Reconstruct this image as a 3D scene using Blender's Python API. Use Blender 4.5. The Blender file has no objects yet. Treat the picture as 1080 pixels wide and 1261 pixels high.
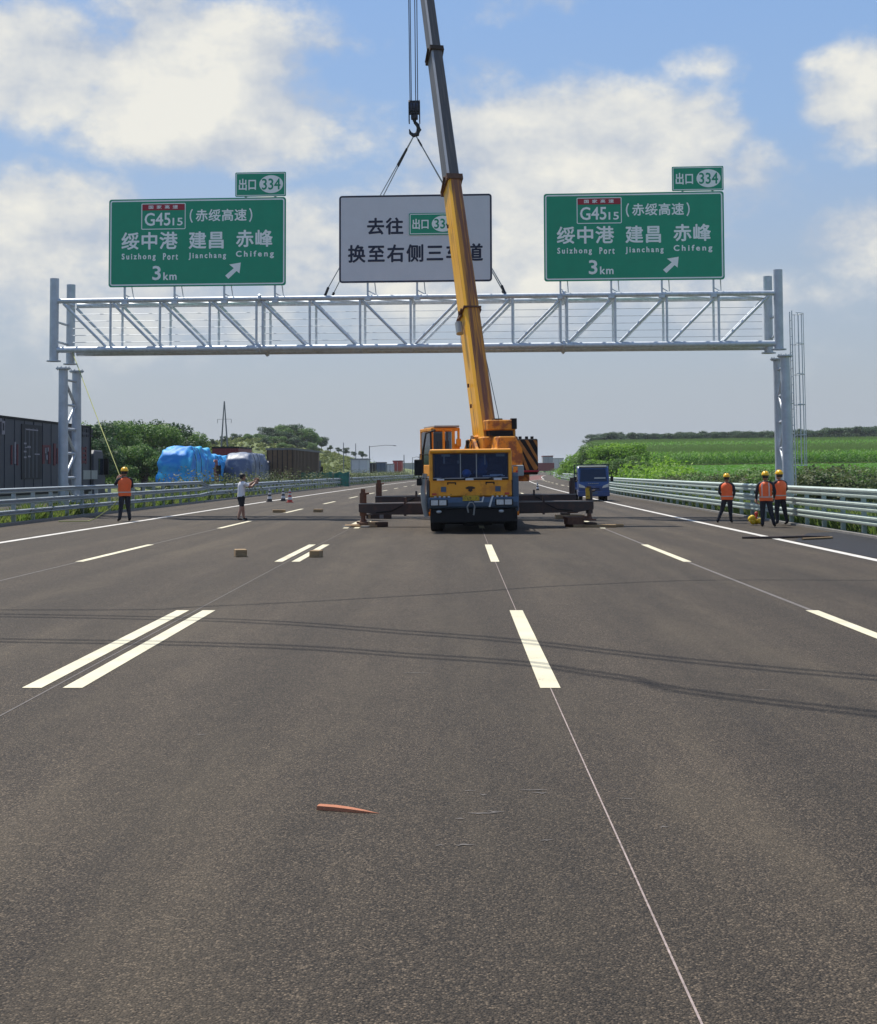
import bpy, bmesh, math, random
import numpy as np
from mathutils import Vector, Matrix, Euler
random.seed(7)
rng = np.random.default_rng(7)
scene = bpy.context.scene
COL = scene.collection
R = math.radians

# ------------------------------------------------------------------ camera, sky, sun, exposure
F = 1740.0
CAM_Z = 1.65
PITCH, ROLL = R(3.0), R(0.7)
PCX, PCY = 554.0, 489.0            # principal point in photo pixels (the photograph is a crop)
cam_d = bpy.data.cameras.new('camera')
cam = bpy.data.objects.new('camera', cam_d)
COL.objects.link(cam)
cam_d.sensor_fit = 'VERTICAL'
cam_d.sensor_height = 24.0
cam_d.lens = F / 1261 * 24.0
cam_d.shift_x = (540 - PCX) / 1261
cam_d.shift_y = (PCY - 630.5) / 1261
cam_d.clip_start = 0.1
cam_d.clip_end = 6000
CAM_M = Matrix.Translation((0, 0, CAM_Z)) @ Matrix.Rotation(R(90) + PITCH, 4, 'X') @ Matrix.Rotation(-ROLL, 4, 'Z')
cam.matrix_world = CAM_M
scene.camera = cam


def at(px, py, Y):
    """point of the place seen at a photo pixel, Y metres down the road"""
    d = CAM_M.to_3x3() @ Vector(((px - PCX) / F, -(py - PCY) / F, -1.0))
    k = Y / d.y
    return Vector((0, 0, CAM_Z)) + d * k


def on_road(px, py):
    """point of the cross-sloping road seen at a photo pixel"""
    d = CAM_M.to_3x3() @ Vector(((px - PCX) / F, -(py - PCY) / F, -1.0))
    k = -CAM_Z / (d.z + SLOPE * d.x)
    return Vector((0, 0, CAM_Z)) + d * k


SLOPE = 0.0122
SUN_DIR = Vector((-0.32, 0.45, 1.0)).normalized()     # towards the sun
SUN_EL = math.asin(SUN_DIR.z)
SUN_AZ = math.atan2(SUN_DIR.x, SUN_DIR.y)
sun_d = bpy.data.lights.new('sun', 'SUN')
sun_d.energy = 4.8
sun_d.angle = R(0.55)
sun_d.color = (1.0, 0.95, 0.86)
sun = bpy.data.objects.new('sun', sun_d)
COL.objects.link(sun)
sun.rotation_euler = SUN_DIR.to_track_quat('Z', 'Y').to_euler()

world = bpy.data.worlds.new('World')
scene.world = world
world.use_nodes = True
wn, wl = world.node_tree.nodes, world.node_tree.links
wn.clear()


def N(nt, typ, **kw):
    n = nt.nodes.new(typ)
    for k, v in kw.items():
        if k == 'ins':
            for a, b in v.items():
                n.inputs[a].default_value = b
        else:
            setattr(n, k, v)
    return n


def build_world():
    nt = world.node_tree
    L = nt.links.new

    def M(op, a, b=None, c=None, clamp=False):
        n = nt.nodes.new('ShaderNodeMath'); n.operation = op; n.use_clamp = clamp
        for i, v in enumerate((a, b, c)):
            if v is None: continue
            if isinstance(v, (int, float)): n.inputs[i].default_value = v
            else: L(v, n.inputs[i])
        return n.outputs[0]
    sky = N(nt, 'ShaderNodeTexSky', sky_type='NISHITA', sun_disc=False)
    sky.sun_elevation = SUN_EL
    sky.sun_rotation = SUN_AZ
    sky.air_density = 1.3
    sky.dust_density = 2.2
    sky.ozone_density = 1.6
    tc = N(nt, 'ShaderNodeTexCoord')
    sx = N(nt, 'ShaderNodeSeparateXYZ'); L(tc.outputs['Generated'], sx.inputs[0])
    u = M('ARCTAN2', sx.outputs[0], sx.outputs[1])
    v = M('ARCSINE', sx.outputs[2])
    # edges of the clouds billow: the direction is warped by noise before it is measured
    cb = N(nt, 'ShaderNodeCombineXYZ'); L(u, cb.inputs[0]); L(M('MULTIPLY', v, 1.4), cb.inputs[1])
    def noise(scale, detail, rough, seed):
        n = N(nt, 'ShaderNodeTexNoise', noise_dimensions='3D')
        n.inputs['Scale'].default_value = scale; n.inputs['Detail'].default_value = detail; n.inputs['Roughness'].default_value = rough
        mp = N(nt, 'ShaderNodeMapping'); mp.inputs['Location'].default_value = (seed, seed * .37, seed * .11)
        L(cb.outputs[0], mp.inputs[0]); L(mp.outputs[0], n.inputs['Vector'])
        return n
    nz = noise(11, 7, .56, 3.1)
    nz2 = noise(30, 8, .6, 9.7)
    big = noise(4.2, 5, .5, 21.3)
    U0, V0 = 555.0, 582.0
    blobs = [  # photo px centre, radii, weight
        (60, 90, 170, 75, 1.2), (210, 100, 160, 95, 1.3), (330, 155, 130, 60, 1.15), (190, 30, 110, 55, 1.0),
        (380, 50, 80, 45, .45), (620, 105, 70, 45, .42), (640, 215, 130, 85, 1.15), (745, 215, 160, 105, 1.35), (860, 255, 120, 75, .95),
        (868, 85, 60, 30, .5), (1075, 140, 70, 70, 1.2), (1060, 320, 85, 50, .85), (40, 310, 180, 85, 1.1), (150, 380, 240, 90, .95),
        (500, 235, 110, 60, .5), (690, 5, 120, 28, .5), (420, 330, 240, 100, .85), (900, 380, 190, 80, .75), (640, 340, 180, 90, .85)]
    total = None
    for (bx, by, rx, ry, w) in blobs:
        uu = M('MULTIPLY', M('SUBTRACT', u, math.atan((bx - U0) / F)), F / rx)
        vv = M('MULTIPLY', M('SUBTRACT', v, math.atan((V0 - by) / F)), F / ry)
        d2 = M('ADD', M('MULTIPLY', uu, uu), M('MULTIPLY', vv, vv))
        b = M('MULTIPLY', M('SUBTRACT', 1.0, M('MULTIPLY', d2, .5), clamp=True), w)
        total = b if total is None else M('MAXIMUM', total, b)
    # cloud cover carries on outside the picture
    wide = M('MULTIPLY', M('SUBTRACT', big.outputs[0], .47), 5.0, clamp=True)
    side = M('GREATER_THAN', M('ABSOLUTE', u), .36)
    up = M('GREATER_THAN', v, .40)
    outside = M('MAXIMUM', side, up)
    total = M('MAXIMUM', total, M('MULTIPLY', M('MULTIPLY', wide, outside), .8))
    dens = M('ADD', total, M('MULTIPLY', M('SUBTRACT', nz.outputs[0], .5), 2.0))
    dens = M('ADD', dens, M('MULTIPLY', M('SUBTRACT', nz2.outputs[0], .5), .7))
    mr = N(nt, 'ShaderNodeMapRange', interpolation_type='SMOOTHSTEP')
    L(dens, mr.inputs[0]); mr.inputs[1].default_value = .28; mr.inputs[2].default_value = .92
    mask = M('MULTIPLY', mr.outputs[0], .93)
    # base blue sky, brought to the hazy daylight of the place
    tint = N(nt, 'ShaderNodeMix', data_type='RGBA', blend_type='MIX')
    ramp = N(nt, 'ShaderNodeValToRGB')
    e = ramp.color_ramp.elements
    e[0].position = 0.0; e[0].color = (.435, .495, .58, 1)
    e[1].position = 1.0; e[1].color = (.12, .23, .48, 1)
    for p, c in ((.06, (.415, .485, .585, 1)), (.14, (.37, .475, .64, 1)), (.24, (.285, .455, .75, 1)), (.36, (.225, .41, .77, 1)), (.6, (.15, .30, .64, 1))):
        q = ramp.color_ramp.elements.new(p); q.color = c
    L(v, ramp.inputs[0])
    sc = N(nt, 'ShaderNodeVectorMath', operation='SCALE'); L(ramp.outputs[0], sc.inputs[0]); sc.inputs['Scale'].default_value = 10.0
    tint.inputs[0].default_value = .8
    L(sky.outputs[0], tint.inputs[6]); L(sc.outputs[0], tint.inputs[7])
    # cloud colour: creamy tops, grey undersides where the cloud is thick
    cr = N(nt, 'ShaderNodeValToRGB')
    cr.color_ramp.elements[0].position = .3; cr.color_ramp.elements[0].color = (.50, .55, .63, 1)
    cr.color_ramp.elements[1].position = .8; cr.color_ramp.elements[1].color = (.87, .85, .77, 1)
    nb = noise(6, 4, .5, 5.5)
    # relief: the same billows sampled a little higher up shade the undersides
    nr = N(nt, 'ShaderNodeTexNoise'); nr.inputs['Scale'].default_value = 11; nr.inputs['Detail'].default_value = 7; nr.inputs['Roughness'].default_value = .56
    mq = N(nt, 'ShaderNodeMapping'); mq.inputs['Location'].default_value = (3.1 - .008, 3.1 * .37 + .028, 3.1 * .11); L(cb.outputs[0], mq.inputs[0]); L(mq.outputs[0], nr.inputs['Vector'])
    relief = M('MULTIPLY', M('SUBTRACT', nz.outputs[0], nr.outputs[0]), 1.1)
    L(M('ADD', M('ADD', M('MULTIPLY', dens, .46), M('MULTIPLY', nb.outputs[0], .30)), relief), cr.inputs[0])
    cs = N(nt, 'ShaderNodeVectorMath', operation='SCALE'); L(cr.outputs[0], cs.inputs[0]); cs.inputs['Scale'].default_value = 10.0
    # clouds melt into the haze near the horizon
    low = N(nt, 'ShaderNodeMapRange', interpolation_type='SMOOTHSTEP'); L(v, low.inputs[0]); low.inputs[1].default_value = .03; low.inputs[2].default_value = .14
    mask = M('MULTIPLY', mask, low.outputs[0])
    mx = N(nt, 'ShaderNodeMix', data_type='RGBA')
    L(mask, mx.inputs[0]); L(tint.outputs[2], mx.inputs[6]); L(cs.outputs[0], mx.inputs[7])
    bg = N(nt, 'ShaderNodeBackground'); bg.inputs[1].default_value = .086
    L(mx.outputs[2], bg.inputs[0])
    out = N(nt, 'ShaderNodeOutputWorld'); L(bg.outputs[0], out.inputs[0])


build_world()
scene.view_settings.view_transform = 'Standard'
scene.view_settings.look = 'None'
scene.view_settings.exposure = 0.25
scene.view_settings.gamma = 1.0
scene.view_settings.use_curve_mapping = False
scene.cycles.max_bounces = 5
scene.cycles.transparent_max_bounces = 8
scene.cycles.use_denoising = True

# ------------------------------------------------------------------ materials


def mat(name, col, rough=.6, metal=0.0, var=.12, vscale=3.0, bump=0.0, bscale=30.0, col2=None, c2=.5, spec=.5, stretch=None, coat=0):
    m = bpy.data.materials.new(name); m.use_nodes = True
    nt = m.node_tree; L = nt.links.new
    p = nt.nodes['Principled BSDF']
    p.inputs['Roughness'].default_value = rough
    p.inputs['Metallic'].default_value = metal
    p.inputs['Specular IOR Level'].default_value = spec
    if coat: p.inputs['Coat Weight'].default_value = coat
    tc = N(nt, 'ShaderNodeTexCoord')
    mp = N(nt, 'ShaderNodeMapping'); L(tc.outputs['Object'], mp.inputs[0])
    if stretch: mp.inputs['Scale'].default_value = stretch
    nz = N(nt, 'ShaderNodeTexNoise'); nz.inputs['Scale'].default_value = vscale; nz.inputs['Detail'].default_value = 6; nz.inputs['Roughness'].default_value = .62
    L(mp.outputs[0], nz.inputs['Vector'])
    rp = N(nt, 'ShaderNodeValToRGB')
    a = Vector(col[:3]); b = Vector(col2) if col2 else None
    if b is None:
        rp.color_ramp.elements[0].position = .3; rp.color_ramp.elements[0].color = (*(a * (1 - var)), 1)
        rp.color_ramp.elements[1].position = .7; rp.color_ramp.elements[1].color = (*(a * (1 + var)), 1)
    else:
        rp.color_ramp.elements[0].position = c2 - .06; rp.color_ramp.elements[0].color = (*a, 1)
        rp.color_ramp.elements[1].position = c2 + .06; rp.color_ramp.elements[1].color = (*b, 1)
    L(nz.outputs[0], rp.inputs[0]); L(rp.outputs[0], p.inputs['Base Color'])
    if bump:
        bz = N(nt, 'ShaderNodeTexNoise'); bz.inputs['Scale'].default_value = bscale; bz.inputs['Detail'].default_value = 4
        L(mp.outputs[0], bz.inputs['Vector'])
        bp = N(nt, 'ShaderNodeBump'); bp.inputs['Strength'].default_value = bump; bp.inputs['Distance'].default_value = .02
        L(bz.outputs[0], bp.inputs['Height']); L(bp.outputs[0], p.inputs['Normal'])
    return m


def leaf_mat(name, cols, trans=.35, rough=.6):
    m = bpy.data.materials.new(name); m.use_nodes = True
    nt = m.node_tree; L = nt.links.new
    p = nt.nodes['Principled BSDF']; p.inputs['Roughness'].default_value = rough; p.inputs['Specular IOR Level'].default_value = .3
    g = N(nt, 'ShaderNodeNewGeometry')
    rp = N(nt, 'ShaderNodeValToRGB')
    n = len(cols)
    for i, c in enumerate(cols):
        if i < 2:
            e = rp.color_ramp.elements[i]; e.position = i / (n - 1)
        else:
            e = rp.color_ramp.elements.new(i / (n - 1))
        e.color = (*c, 1)
    for i, c in enumerate(cols):
        rp.color_ramp.elements[i].position = i / (n - 1); rp.color_ramp.elements[i].color = (*c, 1)
    tc = N(nt, 'ShaderNodeTexCoord'); nz = N(nt, 'ShaderNodeTexNoise'); nz.inputs['Scale'].default_value = .35; L(tc.outputs['Object'], nz.inputs['Vector'])
    mm = N(nt, 'ShaderNodeMath', operation='MULTIPLY_ADD'); L(g.outputs['Random Per Island'], mm.inputs[0]); mm.inputs[1].default_value = .6
    m2 = N(nt, 'ShaderNodeMath', operation='MULTIPLY_ADD'); L(nz.outputs[0], m2.inputs[0]); m2.inputs[1].default_value = 1.2; m2.inputs[2].default_value = -.4
    L(m2.outputs[0], mm.inputs[2]); L(mm.outputs[0], rp.inputs[0])
    L(rp.outputs[0], p.inputs['Base Color'])
    t = N(nt, 'ShaderNodeBsdfTranslucent'); L(rp.outputs[0], t.inputs[0])
    mx = N(nt, 'ShaderNodeMixShader'); mx.inputs[0].default_value = trans
    L(p.outputs[0], mx.inputs[1]); L(t.outputs[0], mx.inputs[2])
    L(mx.outputs[0], nt.nodes['Material Output'].inputs[0])
    return m


def asphalt(name, c1, c2, tint=(1, 1, 1), worn=True):
    m = bpy.data.materials.new(name); m.use_nodes = True
    nt = m.node_tree; L = nt.links.new
    p = nt.nodes['Principled BSDF']
    tc = N(nt, 'ShaderNodeTexCoord')
    def nz(scale, det, rough=.6, st=(1, 1, 1)):
        mp = N(nt, 'ShaderNodeMapping'); mp.inputs['Scale'].default_value = st; L(tc.outputs['Object'], mp.inputs[0])
        n = N(nt, 'ShaderNodeTexNoise'); n.inputs['Scale'].default_value = scale; n.inputs['Detail'].default_value = det; n.inputs['Roughness'].default_value = rough
        L(mp.outputs[0], n.inputs['Vector']); return n
    vo = N(nt, 'ShaderNodeTexVoronoi'); vo.inputs['Scale'].default_value = 118; L(tc.outputs['Object'], vo.inputs['Vector'])
    stone = N(nt, 'ShaderNodeSeparateColor'); L(vo.outputs['Color'], stone.inputs[0])
    r1 = N(nt, 'ShaderNodeValToRGB')
    r1.color_ramp.elements[0].position = .0; r1.color_ramp.elements[0].color = (*c1, 1)
    r1.color_ramp.elements[1].position = 1.0; r1.color_ramp.elements[1].color = (*c2, 1)
    q = r1.color_ramp.elements.new(.8); q.color = (*[(a * .62 + b * .38) for a, b in zip(c1, c2)], 1)
    L(stone.outputs[0], r1.inputs[0])
    # binder shows dark between the stones
    ed = N(nt, 'ShaderNodeMapRange'); L(vo.outputs['Distance'], ed.inputs[0]); ed.inputs[1].default_value = .2; ed.inputs[2].default_value = .62; ed.inputs[3].default_value = 1.12; ed.inputs[4].default_value = .5
    big = nz(.22, 5, .6, (1, .35, 1)); mid = nz(3.3, 5, .65)
    mul = N(nt, 'ShaderNodeMath', operation='MULTIPLY_ADD'); L(big.outputs[0], mul.inputs[0]); mul.inputs[1].default_value = .75; mul.inputs[2].default_value = .62
    mul2 = N(nt, 'ShaderNodeMath', operation='MULTIPLY_ADD'); L(mid.outputs[0], mul2.inputs[0]); mul2.inputs[1].default_value = .5; mul2.inputs[2].default_value = .75
    pr = N(nt, 'ShaderNodeMath', operation='MULTIPLY'); L(mul.outputs[0], pr.inputs[0]); L(mul2.outputs[0], pr.inputs[1])
    pr2 = N(nt, 'ShaderNodeMath', operation='MULTIPLY'); L(pr.outputs[0], pr2.inputs[0]); L(ed.outputs[0], pr2.inputs[1])
    sc = N(nt, 'ShaderNodeVectorMath', operation='SCALE'); L(r1.outputs[0], sc.inputs[0]); L(pr2.outputs[0], sc.inputs['Scale'])
    out = sc.outputs[0]
    if worn:
        # pale dust, dragged along the lanes
        dust = nz(.5, 7, .72, (1.6, .22, 1))
        dr = N(nt, 'ShaderNodeMapRange'); L(dust.outputs[0], dr.inputs[0]); dr.inputs[1].default_value = .48; dr.inputs[2].default_value = .8; dr.inputs[4].default_value = .5
        mx = N(nt, 'ShaderNodeMix', data_type='RGBA'); L(dr.outputs[0], mx.inputs[0]); L(out, mx.inputs[6]); mx.inputs[7].default_value = (.122, .096, .062, 1)
        # tracks worn by wheels along the lanes
        tk = nz(1.15, 3, .5, (1, .012, 1))
        tr_ = N(nt, 'ShaderNodeMapRange'); L(tk.outputs[0], tr_.inputs[0]); tr_.inputs[1].default_value = .36; tr_.inputs[2].default_value = .66; tr_.inputs[3].default_value = .80; tr_.inputs[4].default_value = 1.20
        sct = N(nt, 'ShaderNodeVectorMath', operation='SCALE'); L(mx.outputs[2], sct.inputs[0]); L(tr_.outputs[0], sct.inputs['Scale'])
        # dark rubber scuffs
        sf = nz(1.1, 6, .7, (2.6, .5, 1))
        sr = N(nt, 'ShaderNodeMapRange'); L(sf.outputs[0], sr.inputs[0]); sr.inputs[1].default_value = .58; sr.inputs[2].default_value = .72; sr.inputs[4].default_value = .28
        mx2 = N(nt, 'ShaderNodeMix', data_type='RGBA'); L(sr.outputs[0], mx2.inputs[0]); L(sct.outputs[0], mx2.inputs[6]); mx2.inputs[7].default_value = (.022, .019, .018, 1)
        out = mx2.outputs[2]
        # little white scrapes across
        wz = nz(9, 3, .5, (.5, 7, 1)); wm = nz(1.3, 2, .5)
        wr = N(nt, 'ShaderNodeMapRange'); L(wz.outputs[0], wr.inputs[0]); wr.inputs[1].default_value = .74; wr.inputs[2].default_value = .78
        wq = N(nt, 'ShaderNodeMapRange'); L(wm.outputs[0], wq.inputs[0]); wq.inputs[1].default_value = .58; wq.inputs[2].default_value = .66; wq.inputs[4].default_value = .45
        ww = N(nt, 'ShaderNodeMath', operation='MULTIPLY'); L(wr.outputs[0], ww.inputs[0]); L(wq.outputs[0], ww.inputs[1])
        mx3 = N(nt, 'ShaderNodeMix', data_type='RGBA'); L(ww.outputs[0], mx3.inputs[0]); L(out, mx3.inputs[6]); mx3.inputs[7].default_value = (.35, .31, .27, 1)
        out = mx3.outputs[2]
    L(out, p.inputs['Base Color'])
    p.inputs['Roughness'].default_value = .80; p.inputs['Specular IOR Level'].default_value = .30
    bp = N(nt, 'ShaderNodeBump'); bp.inputs['Strength'].default_value = .8; bp.inputs['Distance'].default_value = .008; bp.invert = True
    L(vo.outputs['Distance'], bp.inputs['Height']); L(bp.outputs[0], p.inputs['Normal'])
    return m


M_ = dict(
    road=asphalt('asphalt', (.0172, .0128, .0090), (.200, .151, .103)),
    road_new=asphalt('fresh_asphalt', (.018, .02, .028), (.04, .044, .058), worn=False),
    red_road=asphalt('red_surface', (.16, .05, .04), (.3, .11, .09), worn=False),
    paint=mat('road_paint', (.74, .69, .5), .6, var=.1, vscale=14, bump=.2, bscale=80),
    paintw=mat('edge_paint', (.60, .57, .52), .6, var=.16, vscale=9),
    chalk=mat('chalk_line', (.30, .24, .22), .9, var=.4, vscale=25),
    groove=mat('swept_line', (.13, .115, .105), .9, var=.2, vscale=12),
    kerb=mat('kerb_concrete', (.19, .18, .165), .85, var=.2, bump=.3),
    galv=mat('galvanised_steel', (.56, .60, .64), .48, .4, var=.16, vscale=7),
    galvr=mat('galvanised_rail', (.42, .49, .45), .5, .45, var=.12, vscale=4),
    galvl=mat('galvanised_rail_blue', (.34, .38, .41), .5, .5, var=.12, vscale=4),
    steelpaint=mat('pale_grey_steel', (.46, .50, .55), .45, .3, var=.14, vscale=3),
    green=mat('sign_green', (.002, .30, .165), .42, var=.05, vscale=2),
    signwhite=mat('sign_white', (.88, .92, .90), .4, var=.04, vscale=3),
    signgrey=mat('sign_face_white', (.66, .66, .70), .4, var=.03, vscale=2),
    navy=mat('sign_navy', (.012, .016, .045), .5, var=.1),
    red=mat('sign_red', (.35, .012, .03), .45, var=.05),
    alu=mat('aluminium', (.5, .52, .54), .4, .8, var=.08),
    yellow=mat('crane_yellow', (.86, .34, .012), .45, var=.0, vscale=2.2, col2=(.62, .21, .015), c2=.57, spec=.5),
    boom=mat('boom_yellow', (.95, .46, .012), .42, col2=(.52, .22, .03), c2=.60, vscale=1.6, stretch=(6, 6, .22), spec=.5),
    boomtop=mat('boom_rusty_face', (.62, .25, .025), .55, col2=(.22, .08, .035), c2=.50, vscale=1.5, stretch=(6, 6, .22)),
    boomgrey=mat('boom_grey', (.095, .085, .08), .5, .2, col2=(.15, .125, .105), c2=.55, vscale=3, stretch=(5, 5, .2)),
    boomlight=mat('boom_edge_grey', (.36, .36, .37), .4, .3, var=.1),
    rust=mat('rusty_steel', (.12, .055, .03), .8, var=.3, vscale=9, bump=.3),
    dark=mat('black_steel', (.010, .010, .011), .7, var=.3, vscale=5, spec=.25),
    yellowdirty=mat('dirty_yellow', (.66, .26, .012), .55, col2=(.26, .085, .02), c2=.53, vscale=3.5, bump=.2, bscale=12),
    stripe=mat('worn_yellow_stripe', (.30, .13, .02), .6, var=.25, vscale=6),
    brown=mat('outrigger_brown', (.035, .024, .022), .6, col2=(.06, .032, .024), c2=.55, vscale=5),
    rubber=mat('tyre_rubber', (.012, .012, .013), .9, var=.2, bump=.2, spec=.2),
    bluegrey=mat('bumper_blue_grey', (.055, .095, .15), .45, var=.15, vscale=5),
    greyp=mat('grey_paint', (.30, .31, .30), .5, var=.12),
    lens=mat('lamp_lens', (.55, .58, .6), .15, .3, var=.2, vscale=25),
    interior=mat('cab_interior', (.03, .04, .075), .7, var=.2),
    plate=mat('yellow_plate', (.5, .32, .01), .5, col2=(.12, .1, .02), c2=.56, vscale=14),
    bluehat=mat('blue_helmet', (.03, .16, .5), .35, var=.05),
    bluecloth=mat('blue_cloth', (.02, .09, .25), .8, var=.3, vscale=8),
    paper=mat('white_paper', (.6, .62, .64), .7, var=.2, vscale=20),
    rope=mat('yellow_green_rope', (.40, .42, .14), .8, var=.15),
    woodlight=mat('pale_timber', (.42, .30, .17), .85, var=.3, vscale=10),
    wire=mat('steel_rope', (.055, .07, .10), .5, .5, var=.1),
    sling=mat('sling_rope', (.30, .32, .33), .6, .3, var=.1),
    hookblack=mat('hook_black', (.012, .014, .022), .5, var=.2),
    wood=mat('timber', (.30, .20, .10), .85, var=.3, vscale=12, stretch=(1, 6, 6), bump=.3),
    woodred=mat('red_wood_splinter', (.46, .17, .085), .8, var=.22, vscale=30, stretch=(1, 8, 8), bump=.4, bscale=80),
    woodend=mat('timber_end', (.05, .03, .02), .9, var=.3),
    truckblue=mat('truck_blue', (.014, .055, .19), .35, var=.1, coat=.4),
    truckdark=mat('container_grey', (.042, .046, .068), .6, var=.1, vscale=2),
    trucklattice=mat('container_black', (.014, .014, .022), .7, var=.2),
    contred=mat('container_red_print', (.14, .025, .035), .7, var=.25, vscale=6),
    contwhite=mat('container_pale_print', (.27, .25, .29), .7, var=.25, vscale=8),
    tarpblue=mat('tarp_blue', (.012, .24, .68), .6, col2=(.04, .44, .72), c2=.52, vscale=.45, bump=.3, bscale=2.2),
    tarpcyan=mat('tarp_cyan', (.015, .30, .68), .6, var=.3, vscale=2.5, bump=.6, bscale=3),
    tarpgrey=mat('tarp_grey_blue', (.11, .14, .22), .5, col2=(.28, .30, .34), c2=.58, vscale=1.4, bump=.5, bscale=2),
    darkred=mat('truck_dark_red', (.20, .015, .025), .5, var=.15),
    brownbox=mat('cargo_brown', (.17, .10, .05), .75, var=.25, vscale=2),
    greennet=mat('green_net', (.015, .17, .12), .7, var=.25),
    white=mat('white_paint', (.62, .62, .60), .5, var=.08),
    concrete=mat('concrete', (.36, .37, .37), .85, var=.15, vscale=2, bump=.3),
    orange=mat('vest_orange', (.98, .15, .03), .6, var=.12, vscale=6, bump=.3, bscale=12),
    refl=mat('vest_reflective', (.62, .50, .42), .45, var=.1),
    hatyellow=mat('helmet_yellow', (.92, .50, .012), .3, var=.04),
    skin=mat('skin', (.36, .20, .135), .55, var=.08),
    hair=mat('black_hair', (.012, .010, .009), .6, var=.3),
    clothdark=mat('dark_work_clothes', (.018, .02, .028), .85, var=.25, vscale=9),
    clothred=mat('dark_red_sleeves', (.06, .015, .02), .85, var=.2),
    shirtwhite=mat('white_shirt', (.74, .74, .76), .8, var=.06, vscale=6, bump=.4, bscale=9),
    shorts=mat('black_shorts', (.016, .016, .02), .85, var=.2),
    shoe=mat('dark_shoes', (.02, .017, .016), .7, var=.2),
    coneb=mat('cone_black', (.03, .026, .028), .7, var=.2),
    conew=mat('cone_white', (.66, .62, .60), .5, var=.06),
    coner=mat('cone_red', (.5, .05, .03), .5, var=.1),
    yellowbag=mat('yellow_plastic', (.72, .50, .02), .5, var=.2, vscale=20, bump=.5),
    trunk=mat('bark', (.085, .065, .05), .9, var=.25, vscale=6, bump=.4),
    brick=mat('grey_wall', (.33, .34, .36), .85, var=.1),
    roofred=mat('roof_red', (.22, .07, .06), .8, var=.15),
    pole=mat('pole_grey', (.16, .17, .19), .6, .3, var=.1),
)


def glass_mat(name, tint, alpha=.45):
    m = bpy.data.materials.new(name); m.use_nodes = True
    nt = m.node_tree; L = nt.links.new
    p = nt.nodes['Principled BSDF']; p.inputs['Base Color'].default_value = (*tint, 1); p.inputs['Roughness'].default_value = .06
    t = N(nt, 'ShaderNodeBsdfTransparent'); t.inputs[0].default_value = (.80, .88, .97, 1)
    mx = N(nt, 'ShaderNodeMixShader'); mx.inputs[0].default_value = alpha
    L(t.outputs[0], mx.inputs[1]); L(p.outputs[0], mx.inputs[2]); L(mx.outputs[0], nt.nodes['Material Output'].inputs[0])
    return m


def worn_paint(name, col):
    """road paint, rubbed through to the stones in places"""
    m = bpy.data.materials.new(name); m.use_nodes = True
    nt = m.node_tree; L = nt.links.new; p = nt.nodes['Principled BSDF']; p.inputs['Roughness'].default_value = .65
    tc = N(nt, 'ShaderNodeTexCoord')
    a = N(nt, 'ShaderNodeTexNoise'); a.inputs['Scale'].default_value = 42; a.inputs['Detail'].default_value = 5; a.inputs['Roughness'].default_value = .7; L(tc.outputs['Object'], a.inputs['Vector'])
    c = N(nt, 'ShaderNodeTexNoise'); c.inputs['Scale'].default_value = 1.7; c.inputs['Detail'].default_value = 5; L(tc.outputs['Object'], c.inputs['Vector'])
    ad = N(nt, 'ShaderNodeMath', operation='MULTIPLY_ADD'); L(c.outputs[0], ad.inputs[0]); ad.inputs[1].default_value = .5; L(a.outputs[0], ad.inputs[2])
    r = N(nt, 'ShaderNodeMapRange'); L(ad.outputs[0], r.inputs[0]); r.inputs[1].default_value = .86; r.inputs[2].default_value = .98; r.inputs[4].default_value = .75
    g = N(nt, 'ShaderNodeMapRange'); L(c.outputs[0], g.inputs[0]); g.inputs[1].default_value = .3; g.inputs[2].default_value = .7; g.inputs[3].default_value = 1.06; g.inputs[4].default_value = .84
    sc = N(nt, 'ShaderNodeVectorMath', operation='SCALE'); sc.inputs[0].default_value = col; L(g.outputs[0], sc.inputs['Scale'])
    mx = N(nt, 'ShaderNodeMix', data_type='RGBA'); L(r.outputs[0], mx.inputs[0]); L(sc.outputs[0], mx.inputs[6]); mx.inputs[7].default_value = (.08, .065, .05, 1)
    L(mx.outputs[2], p.inputs['Base Color'])
    return m


M_['paint'] = worn_paint('worn_lane_paint', (.66, .60, .42))
M_['paintw'] = worn_paint('worn_edge_paint', (.60, .57, .52))
M_['glass'] = glass_mat('windscreen_glass', (.03, .06, .15), .2)
M_['glassd'] = glass_mat('dark_glass', (.02, .03, .05), .7)

# ------------------------------------------------------------------ mesh helpers


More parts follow.
